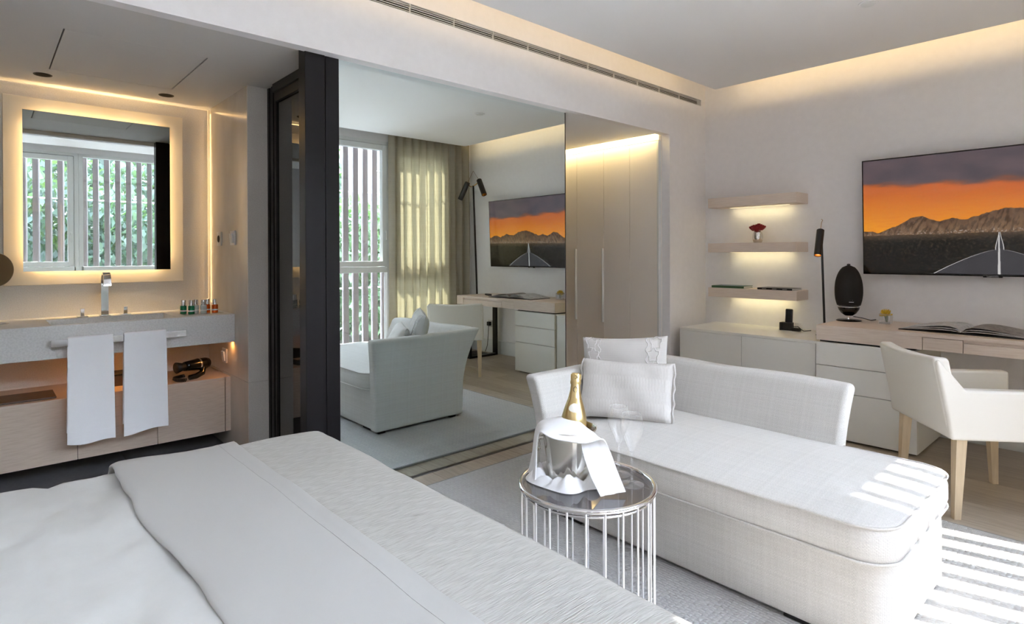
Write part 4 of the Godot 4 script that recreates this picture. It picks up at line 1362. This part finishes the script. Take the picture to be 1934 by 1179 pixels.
func lace(p: Node3D, w: float, h: float, t: float) -> void:   # raised lace scrolls near both sides
	for sx in [-1, 1]:
		for k in 5:
			var pts := []
			var c := Vector2(sx * (0.76 - 0.05 * (k % 2)), -0.8 + 0.4 * k)
			for i in 15:
				var a := TAU * i / 14.0
				var rr := 1.0 + 0.25 * sin(a * 5.0)
				var u := clampf(c.x + 0.12 * rr * cos(a), -0.99, 0.99)
				var v := clampf(c.y + 0.2 * rr * sin(a), -0.99, 0.99)
				pts.append(pillow_point(u, v, w, h, t, 1) + Vector3(0, 0, 0.0015))
			part("lace_scroll", MB.new().tube(pts, 0.0028, 5, false, false), M.lace, p)
		var edge := []
		for i in 31:
			var v := -0.97 + 1.94 * i / 30.0
			edge.append(pillow_point(sx * (0.56 + 0.035 * sin(i * 1.26)), v, w, h, t, 1) + Vector3(0, 0, 0.0015))
		part("lace_edge", MB.new().tube(edge, 0.0028, 5), M.lace, p)

func bed_layer(x0: float, x1: float, z0: float, z1: float, top: float, low: float, r: float, ends: Vector2, bump: Callable) -> MB:
	# a cloth over the mattress: one cross section swept along z; ends.x / ends.y tell how the first and last edge turn down
	var rows := []
	var zs := []
	if ends.x > 0.0:
		for i in 9:
			var an := PI / 2 * i / 8.0
			zs.append([z0 + r * (1 - sin(an)), r * (1 - cos(an)), true])
		zs.reverse()
		zs.reverse()
	var nz := int((z1 - z0) / 0.035)
	var prof := []
	var nx := 44
	for i in 6: prof.append(Vector2(x0, lerpf(low, top - r, i / 6.0)))
	for i in 8:
		var an := PI / 2 * i / 8.0
		prof.append(Vector2(x0 + r * (1 - cos(an)), top - r + r * sin(an)))
	for i in nx + 1: prof.append(Vector2(lerpf(x0 + r, x1 - r, float(i) / nx), top))
	for i in range(1, 9):
		var an := PI / 2 * i / 8.0
		prof.append(Vector2(x1 - r + r * sin(an), top - r + r * cos(an)))
	for i in range(1, 7): prof.append(Vector2(x1, lerpf(top - r, low, i / 6.0)))
	var cx := (x0 + x1) * 0.5
	var steps := []
	if ends.x > 0.0:
		for i in 5: steps.append([0.0, lerpf(1.0, 0.0, i / 5.0)])          # foot face from the hem up
		for i in 9: steps.append([r * (1 - cos(PI / 2 * i / 8.0)), -1.0 - sin(PI / 2 * i / 8.0)])
		for i in range(1, nz + 1): steps.append([lerpf(r, z1 - z0, float(i) / nz), -9.0])
	else:
		for i in nz + 1: steps.append([lerpf(0.0, z1 - z0, float(i) / nz), -9.0])
	for st in steps:
		var row := []
		for q in prof:
			var y: float = q.y
			var x: float = q.x
			if st[1] > -0.5:                       # foot face: heights shrink to the hem
				var cap := lerpf(top - r, low, st[1])
				y = minf(y, cap)
				x = clampf(x, x0 + 0.03, x1 - 0.03)
			elif st[1] > -5.0:
				var lift: float = -1.0 - st[1]
				y = minf(y, top - r + r * lift)
				x = clampf(x, x0 + 0.03 * (1 - lift), x1 - 0.03 * (1 - lift))
			var p := Vector3(x, y, z0 + st[0])
			row.append(p + bump.call(p, top))
		rows.append(row)
	return MB.new().grid(rows, false, false, true)

func build_bed() -> void:
	var f := noise(301, 1.6, 4)
	var g := noise(302, 4.0, 3)
	var bd := thing("bed", "wide upholstered bed standing in the foreground", "bed")
	part("base", MB.new().loft([rring(Vector3(1.37, 0.10, 4.80), 0.86, 1.0, 0.12, 5), rring(Vector3(1.37, 0.11, 4.80), 0.865, 1.005, 0.12, 5), rring(Vector3(1.37, 0.30, 4.80), 0.865, 1.005, 0.12, 5)]), M.sofa_cloth, bd)
	part("mattress", cushion(1.37, 4.775, 0.89, 1.025, 0.16, 0.30, 0.53, 0.04, 0.0), M.linen_white, bd)
	part("headboard", span(Vector3(0.35, 0.05, 5.86), Vector3(2.45, 1.15, 5.95), 0.02, 2), M.sofa_cloth, bd)
	for q in [Vector2(0.58, 3.86), Vector2(2.16, 3.86), Vector2(0.58, 5.7), Vector2(2.16, 5.7)]:
		part("leg", MB.new().box(Vector3(q.x, 0.056, q.y), Vector3(0.07, 0.088, 0.07), 0.003), M.matte_black, bd)
	var spread := bed_layer(0.445, 2.295, 3.715, 4.30, 0.562, 0.06, 0.095, Vector2(1, 0), func(p: Vector3, top: float) -> Vector3:
		var dz := clampf(p.z - 3.715, 0.0, 0.15)
		var inset := 0.15 - sqrt(maxf(0.0, 0.0225 - (0.15 - dz) * (0.15 - dz)))
		return Vector3(-(p.x - 1.37) * inset / 0.925, 0.006 * f.get_noise_2d(p.x, p.z) + 0.002 * g.get_noise_2d(p.x, p.z), 0.004 * g.get_noise_2d(p.x, p.y)))
	tag(part("bedspread", spread, M.bedspread_cloth), "ribbed ivory bedspread over the foot of the bed", "bedspread")
	var duvet := bed_layer(0.435, 2.305, 4.26, 5.70, 0.568, 0.06, 0.10, Vector2(0, 0), func(p: Vector3, top: float) -> Vector3:
		var t := smoothstep(top - 0.15, top, p.y)
		var crease := -0.012 * pow(maxf(0.0, 1.0 - absf(f.get_noise_2d(p.x * 0.6 + 3.0, p.z * 1.8)) * 7.0), 2.0)
		return Vector3(0.006 * g.get_noise_2d(p.y * 2.0, p.z), t * (0.022 * f.get_noise_2d(p.x * 0.8, p.z * 1.4) + crease), 0))
	tag(part("duvet", duvet, M.linen_white), "smooth white duvet at the near end of the bed", "duvet")
	# folded sheet across the bed, its near edge rolled under
	var rows := []
	var zs := [4.062]
	for i in 14: zs.append(lerpf(4.07, 4.40, i / 13.0))
	for i in 7: zs.append(4.40 + 0.020 * sin(PI * (i + 1) / 7.0))
	var k := 0
	for z in zs:
		var row := []
		for i in 61:
			var u := i / 60.0
			var x: float
			var y: float
			var x0 := 0.425
			var x1 := 2.315
			var r := 0.10
			var arc := u * (x1 - x0 - 2 * r + PI * r + 0.7) - 0.35
			if arc < 0.0:
				x = x0; y = 0.578 - r + arc
			elif arc < PI * r / 2:
				x = x0 + r * (1 - cos(arc / r)); y = 0.578 - r + r * sin(arc / r)
			elif arc < PI * r / 2 + x1 - x0 - 2 * r:
				x = x0 + r + arc - PI * r / 2; y = 0.578
			elif arc < PI * r + x1 - x0 - 2 * r:
				var q := (arc - PI * r / 2 - (x1 - x0 - 2 * r)) / r
				x = x1 - r + r * sin(q); y = 0.578 - r + r * cos(q)
			else:
				x = x1; y = 0.578 - r - (arc - (PI * r + x1 - x0 - 2 * r))
			var top := smoothstep(0.40, 0.56, y)
			var zz: float = z
			var wav := 0.022 * f.get_noise_2d(x * 1.1, 7.0) + 0.012 * sin(x * 2.6)
			if zz > 4.2: zz += wav * smoothstep(4.15, 4.4, zz)
			y += top * (0.008 * f.get_noise_2d(x, z) + 0.012 * smoothstep(4.2, 4.38, z))
			if k >= 15: y -= top * 0.018 * (1.0 - cos(PI * (k - 14) / 7.0)) * 0.5 * 1.2
			if k == 0: y -= 0.007 * top
			row.append(Vector3(x, y, zz))
		rows.append(row)
		k += 1
	var band := part("folded_sheet", MB.new().grid(rows, false, false, true), M.sheet_band)
	tag(band, "smooth pale sheet folded back as a band across the bed", "bed sheet")
	var hem := []
	for i in range(8, 53): hem.append(rows[3][i] + Vector3(0, 0.0006, 0))
	part("hem_stitch", MB.new().tube(hem, 0.0005, 4), M.sheet_band, band)

func build_rug() -> void:
	var r := thing("rug", "large pale grey woven rug under the sofa and bed", "rug")
	part("pile", span(Vector3(0.10, 0.0, 1.50), Vector3(2.78, RUG, 4.70), 0.004), M.rug_wool, r)
	var e := MB.new()
	add_span(e, Vector3(0.094, 0.0, 1.494), Vector3(0.104, RUG + 0.001, 4.706), 0.003)
	add_span(e, Vector3(0.104, 0.0, 1.494), Vector3(2.784, RUG + 0.001, 1.504), 0.003)
	part("binding", e, M.rug_edge, r)

func build_chair() -> void:
	var c := thing("desk_chair", "cream upholstered armchair with oak legs at the desk", "chair", Vector3(2.066, 0, 1.077), deg_to_rad(-50.3))
	for q in [Vector2(-1, -1), Vector2(1, -1), Vector2(-1, 1), Vector2(1, 1)]:
		var top := Vector3(q.x * 0.232, 0.40, q.y * 0.205)
		var bot := Vector3(q.x * 0.240, 0.0, q.y * 0.225)
		var rows := []
		for i in 2:
			var p: Vector3 = [bot, top][i]
			var h: float = [0.014, 0.023][i]
			rows.append([p + Vector3(h, 0, -h), p + Vector3(-h, 0, -h), p + Vector3(-h, 0, h), p + Vector3(h, 0, h)])
		var m := MB.new()
		for s in 4: m.quad(rows[0][s], rows[0][(s + 1) % 4], rows[1][(s + 1) % 4], rows[1][s])
		m.cap(rows[0], Vector3.DOWN)
		part("leg", m, M.oak_leg, c)
	part("seat", dense_box(Vector3(-0.215, 0.372, -0.285), Vector3(0.215, 0.475, 0.23), 0.02).warp(func(v: Vector3) -> Vector3:
		return v + Vector3(0, 0.012 * (1 - pow(v.x / 0.22, 2)) * (1.0 if v.y > 0.45 else 0.0), 0)), M.chair_hide, c)
	for s in [-1, 1]:
		var arm := dense_box(Vector3(s * 0.245 - 0.03, 0.368, -0.285), Vector3(s * 0.245 + 0.03, 0.598, 0.262), 0.014)
		arm.warp(func(v: Vector3) -> Vector3:
			var up := clampf((v.y - 0.40) / 0.2, 0, 1)
			var rise := smoothstep(0.195, 0.25, v.z) * up * 0.135
			return v + Vector3(0, rise, (0.035 * up + 0.03 * rise / 0.135) * clampf((v.z - 0.1) / 0.16, 0, 1)))
		part("armrest", arm, M.chair_hide, c)
	var bk := dense_box(Vector3(-0.262, 0.368, 0.195), Vector3(0.262, 0.742, 0.262), 0.016)
	bk.warp(func(v: Vector3) -> Vector3:
		var up := clampf((v.y - 0.38) / 0.36, 0, 1)
		return v + Vector3(0, -0.012 * (1 - pow(v.x / 0.27, 2)) * up, 0.065 * up + 0.018 * (1 - pow(v.x / 0.27, 2)) * up))
	part("backrest", bk, M.chair_hide, c)
	for s in [-1, 1]:
		var seam := []
		for i in 9:
			var up := i / 8.0
			seam.append(Vector3(s * 0.258, 0.385 + 0.345 * up, 0.2605 + 0.063 * up))
		part("seam", MB.new().tube(seam, 0.0018, 5), M.chair_hide, c)

const TX := 1.46
const TZ := 3.305
const TY := 0.50

func build_table() -> void:
	var t := thing("side_table", "round chrome side table of thin rods with a smoked glass top", "table", Vector3(TX, 0, TZ))
	var r := 0.208
	part("glass_top", MB.new().lathe([Vector2(0.0, TY - 0.010), Vector2(r - 0.006, TY - 0.010), Vector2(r - 0.005, TY - 0.002), Vector2(r - 0.006, TY), Vector2(0.0, TY)], 64), M.smoked_glass, t)
	var ring := func(y: float, rr: float, tk: float) -> MB:
		var pts := []
		for i in 64: pts.append(Vector3(rr * cos(TAU * i / 64), y, rr * sin(TAU * i / 64)))
		return MB.new().tube(pts, tk, 10, true)
	part("top_ring", ring.call(TY - 0.001, r + 0.001, 0.0075), M.chrome, t)
	part("lower_ring", ring.call(TY - 0.018, r - 0.004, 0.004), M.chrome, t)
	part("foot_ring", ring.call(RUG + 0.007, r, 0.007), M.chrome, t)
	var rod := MB.new().tube([Vector3(0, RUG + 0.004, 0), Vector3(0, TY - 0.006, 0)], 0.0033, 8).mesh()
	for i in 24:
		var a := TAU * (i + 0.35) / 24
		part("rod", rod, M.steel_rod, t, Vector3(r * cos(a), 0, r * sin(a)))
	# ice bucket
	var bx := 1.405
	var bz := 3.33
	var b := thing("ice_bucket", "polished silver ice bucket on the round table", "ice bucket", Vector3(bx, TY, bz))
	part("bowl", MB.new().lathe([Vector2(0.0, 0.002), Vector2(0.062, 0.0), Vector2(0.066, 0.004), Vector2(0.070, 0.05), Vector2(0.076, 0.11), Vector2(0.084, 0.155), Vector2(0.089, 0.168), Vector2(0.090, 0.171), Vector2(0.086, 0.171), Vector2(0.078, 0.15), Vector2(0.072, 0.11), Vector2(0.064, 0.02), Vector2(0.0, 0.014)], 48), M.silver, b)
	for k in 2:
		var dir := Vector3(-0.74, 0, 0.67) * (1.0 if k == 0 else -1.0)
		part("handle_boss", MB.new().tube([dir * 0.078 + Vector3(0, 0.135, 0), dir * 0.100 + Vector3(0, 0.135, 0)], 0.007, 10), M.silver, b)
		var hp := []
		var side := Vector3.UP.cross(dir)
		for i in 20:
			var a := TAU * i / 20
			hp.append(dir * (0.096 + 0.006 * sin(a)) + Vector3(0, 0.118 + 0.02 * sin(a), 0) + side * 0.02 * cos(a))
		part("ring_handle", MB.new().tube(hp, 0.003, 8, true), M.silver, b)
	# champagne bottle leaning in the bucket
	var foot := Vector3(1.43, TY + 0.02, 3.345)
	var tip := Vector3(1.372, 0.826, 3.255)
	var dir := (tip - foot).normalized()
	var ln := foot.distance_to(tip)
	var ch := thing("champagne_bottle", "gold champagne bottle standing in the silver bucket", "bottle", foot)
	var bas := Basis(Quaternion(Vector3.UP, dir))
	var xf := Transform3D(bas, Vector3.ZERO)
	part("bottle_body", MB.new().lathe([Vector2(0.0, 0.004), Vector2(0.036, 0.0), Vector2(0.041, 0.006), Vector2(0.041, ln * 0.53), Vector2(0.039, ln * 0.58), Vector2(0.031, ln * 0.67), Vector2(0.0225, ln * 0.745)], 36, xf), M.gold_foil, ch)
	part("neck_foil", MB.new().lathe([Vector2(0.0232, ln * 0.735), Vector2(0.0175, ln * 0.82), Vector2(0.0155, ln * 0.885), Vector2(0.018, ln * 0.895), Vector2(0.0178, ln * 0.92), Vector2(0.0165, ln * 0.93), Vector2(0.0165, ln * 0.985), Vector2(0.014, ln), Vector2(0.0, ln)], 36, xf), M.gold_foil, ch)
	var wr := MB.new()
	for i in 12:
		var a := TAU * i / 12
		wr.tube([xf * Vector3(0.0166 * cos(a), ln * 0.935, 0.0166 * sin(a)), xf * Vector3(0.0168 * cos(a), ln * 0.985, 0.0168 * sin(a))], 0.0011, 5)
	part("foil_pleats", wr, M.gold_foil, ch)
	var to_cam := (Vector3(2.67, 1.22, 4.72) - foot).normalized()
	var nrm := (to_cam - dir * to_cam.dot(dir)).normalized()
	var rt := dir.cross(nrm)
	var em := func(h: float, rr: float, s: float, turns: int) -> MB:
		var pts := []
		for i in 13:
			var a := TAU * i / 12
			pts.append(dir * (ln * h + s * sin(a)) + nrm * (rr + 0.0006) + rt * s * 0.7 * cos(a * turns))
		return MB.new().tube(pts, 0.0008, 4)
	part("emblem", em.call(0.83, 0.0172, 0.009, 1), M.book_black, ch)
	part("emblem", em.call(0.955, 0.0172, 0.006, 2), M.book_black, ch)
	var patch := func() -> MB:
		var rows := []
		for i in 7:
			var row := []
			for j in 9:
				var h := ln * lerpf(0.60, 0.69, i / 6.0)
				var rr := lerpf(0.0378, 0.0295, i / 6.0)
				var a := (j / 8.0 - 0.5) * 1.1 * sqrt(maxf(0.05, 1.0 - pow(i / 3.0 - 1.0, 2.0)))
				row.append(dir * h + (nrm * cos(a) + rt * sin(a)) * (rr + 0.0008))
			rows.append(row)
		return MB.new().grid(rows)
	part("neck_label", patch.call(), M.label_ivory, ch)
	# two wine glasses
	for k in 2:
		var g := thing("wine_glass", ["empty tulip wine glass on the round table, nearer the sofa", "empty tulip wine glass on the round table, nearer the bed"][k], "glass", [Vector3(1.485, TY, 3.175), Vector3(1.566, TY, 3.214)][k], 0.0, "wine glasses on the round table")
		part("foot", MB.new().lathe([Vector2(0.0, 0.0), Vector2(0.037, 0.0), Vector2(0.0375, 0.0012), Vector2(0.012, 0.004), Vector2(0.0045, 0.010), Vector2(0.0, 0.010)], 36), M.drinking_glass, g)
		part("stem", MB.new().lathe([Vector2(0.0042, 0.009), Vector2(0.0034, 0.05), Vector2(0.0036, 0.095), Vector2(0.0065, 0.104)], 16), M.drinking_glass, g)
		part("bowl", MB.new().lathe([Vector2(0.0, 0.100), Vector2(0.007, 0.104), Vector2(0.022, 0.137), Vector2(0.034, 0.165), Vector2(0.0365, 0.178), Vector2(0.034, 0.198), Vector2(0.029, 0.222)], 40), M.drinking_glass, g)
		part("rim", MB.new().lathe([Vector2(0.0285, 0.2215), Vector2(0.029, 0.2235), Vector2(0.0295, 0.2215)], 40), M.crystal, g)
	build_napkins(Vector3(bx, TY, bz))

func build_napkins(o: Vector3) -> void:
	# band folded over the bucket's mouth and hanging down at both sides
	var toward := Vector3(0.67, 0, 0.74)             # bucket's side that faces the bed
	var side := Vector3(0.74, 0, -0.67)
	var ctl := [[-0.118, 0.004, 0.0, 0.012, 0, 0.045], [-0.112, 0.06, 0.0, 0.008, 0, 0.04], [-0.106, 0.12, 0.0, 0.005, 0, 0.042], [-0.096, 0.165, 0.005, 0.004, 0, 0.052], [-0.066, 0.186, 0.02, 0, 0, 0.066],
		[-0.02, 0.191, 0.03, 0, -0.008, 0.07], [0.03, 0.187, 0.036, 0.008, -0.01, 0.066], [0.066, 0.176, 0.056, 0.03, -0.004, 0.042], [0.082, 0.13, 0.092, 0.038, 0.004, 0.0], [0.104, 0.065, 0.106, 0.039, 0.006, -0.008], [0.130, 0.008, 0.120, 0.038, 0.004, -0.012]]
	var rows := []
	var n := 40
	for i in n + 1:
		var u := float(i) / n * (ctl.size() - 1)
		var k := mini(int(u), ctl.size() - 2)
		var f := u - k
		var q := []
		for e in 6:                                   # Catmull-Rom through the folds
			var p0: float = ctl[maxi(k - 1, 0)][e]
			var p1: float = ctl[k][e]
			var p2: float = ctl[k + 1][e]
			var p3: float = ctl[mini(k + 2, ctl.size() - 1)][e]
			q.append(0.5 * (2 * p1 + (p2 - p0) * f + (2 * p0 - 5 * p1 + 4 * p2 - p3) * f * f + (3 * p1 - p0 - 3 * p2 + p3) * f * f * f))
		var c: Vector3 = o + side * q[0] + Vector3(0, q[1], 0) + toward * q[2]
		var wv: Vector3 = side * q[3] + Vector3(0, q[4], 0) + toward * q[5]
		var row := []
		for j in 13:
			var v := j / 6.0 - 1.0
			var mid := smoothstep(0.3, 0.45, float(i) / n) * (1.0 - smoothstep(0.62, 0.75, float(i) / n))
			var droop := (0.026 * v * v if v > 0 else 0.008 * v * v) * mid
			row.append(c + wv * v + Vector3(0, -droop, 0) + side * 0.003 * sin(v * 7.0 + u * 0.8) * (1.0 - mid))
		rows.append(row)
	var nk := thing("napkin", "white napkin folded over the mouth of the ice bucket", "napkin")
	part("cloth", thick(rows, 0.004), M.napkin, nk)
	# crumpled cloth round the foot
	var f2 := noise(311, 9.0, 3)
	var ring := []
	for i in 9:
		var v := i / 8.0
		var row := []
		for j in 56:
			var a := TAU * j / 56
			var lobe := 0.5 + 0.5 * sin(a * 5.0 + 0.8 * sin(a * 2.0))
			var rr := 0.071 + v * (0.045 + 0.018 * lobe + 0.015 * cos(a - 2.6))
			var hgt := (0.026 + 0.022 * lobe) * sin(PI * pow(v, 0.7)) * (1.0 - 0.2 * v) + 0.008 * f2.get_noise_2d(cos(a) + v, sin(a)) * sin(PI * v) + 0.003
			hgt += 0.006 * sin(a * 15.0 + v * 5.0) * sin(PI * v)
			row.append(o + Vector3(rr * cos(a), maxf(hgt, 0.0025), -rr * sin(a)))
		ring.append(row)
	ring.reverse()
	var cl := thing("table_cloth_napkin", "crumpled white napkin wrapped round the foot of the ice bucket", "napkin")
	part("cloth", MB.new().grid(ring, true), M.napkin, cl)

func _ready() -> void:
	make_materials()
	set_camera()
	set_light()
	mat("backing_glass", srgb(232, 220, 200), 0.5)
	mat("tray_brown", srgb(96, 78, 66), 0.45)
	mat("speaker_cloth", srgb(24, 24, 26), 0.85)
	mat("label_ivory", srgb(238, 234, 222), 0.5)
	mat("rug_edge", srgb(150, 148, 146), 1.0)
	textured("paper_print", ntex(noise(81, 0.01, 3), [srgb(180, 180, 182), srgb(214, 218, 222), srgb(150, 150, 152)]), Vector3.ONE * 3.0, 0.6)
	textured("paper_print2", ntex(noise(82, 0.012, 3), [srgb(112, 108, 106), srgb(160, 156, 154), srgb(90, 88, 88)]), Vector3.ONE * 3.0, 0.6)
	build_shell()
	build_windows()
	build_outside()
	build_grille()
	build_divider()
	build_bath()
	build_rug()
	build_desk()
	build_sofa()
	build_bed()
	build_chair()
	build_table()
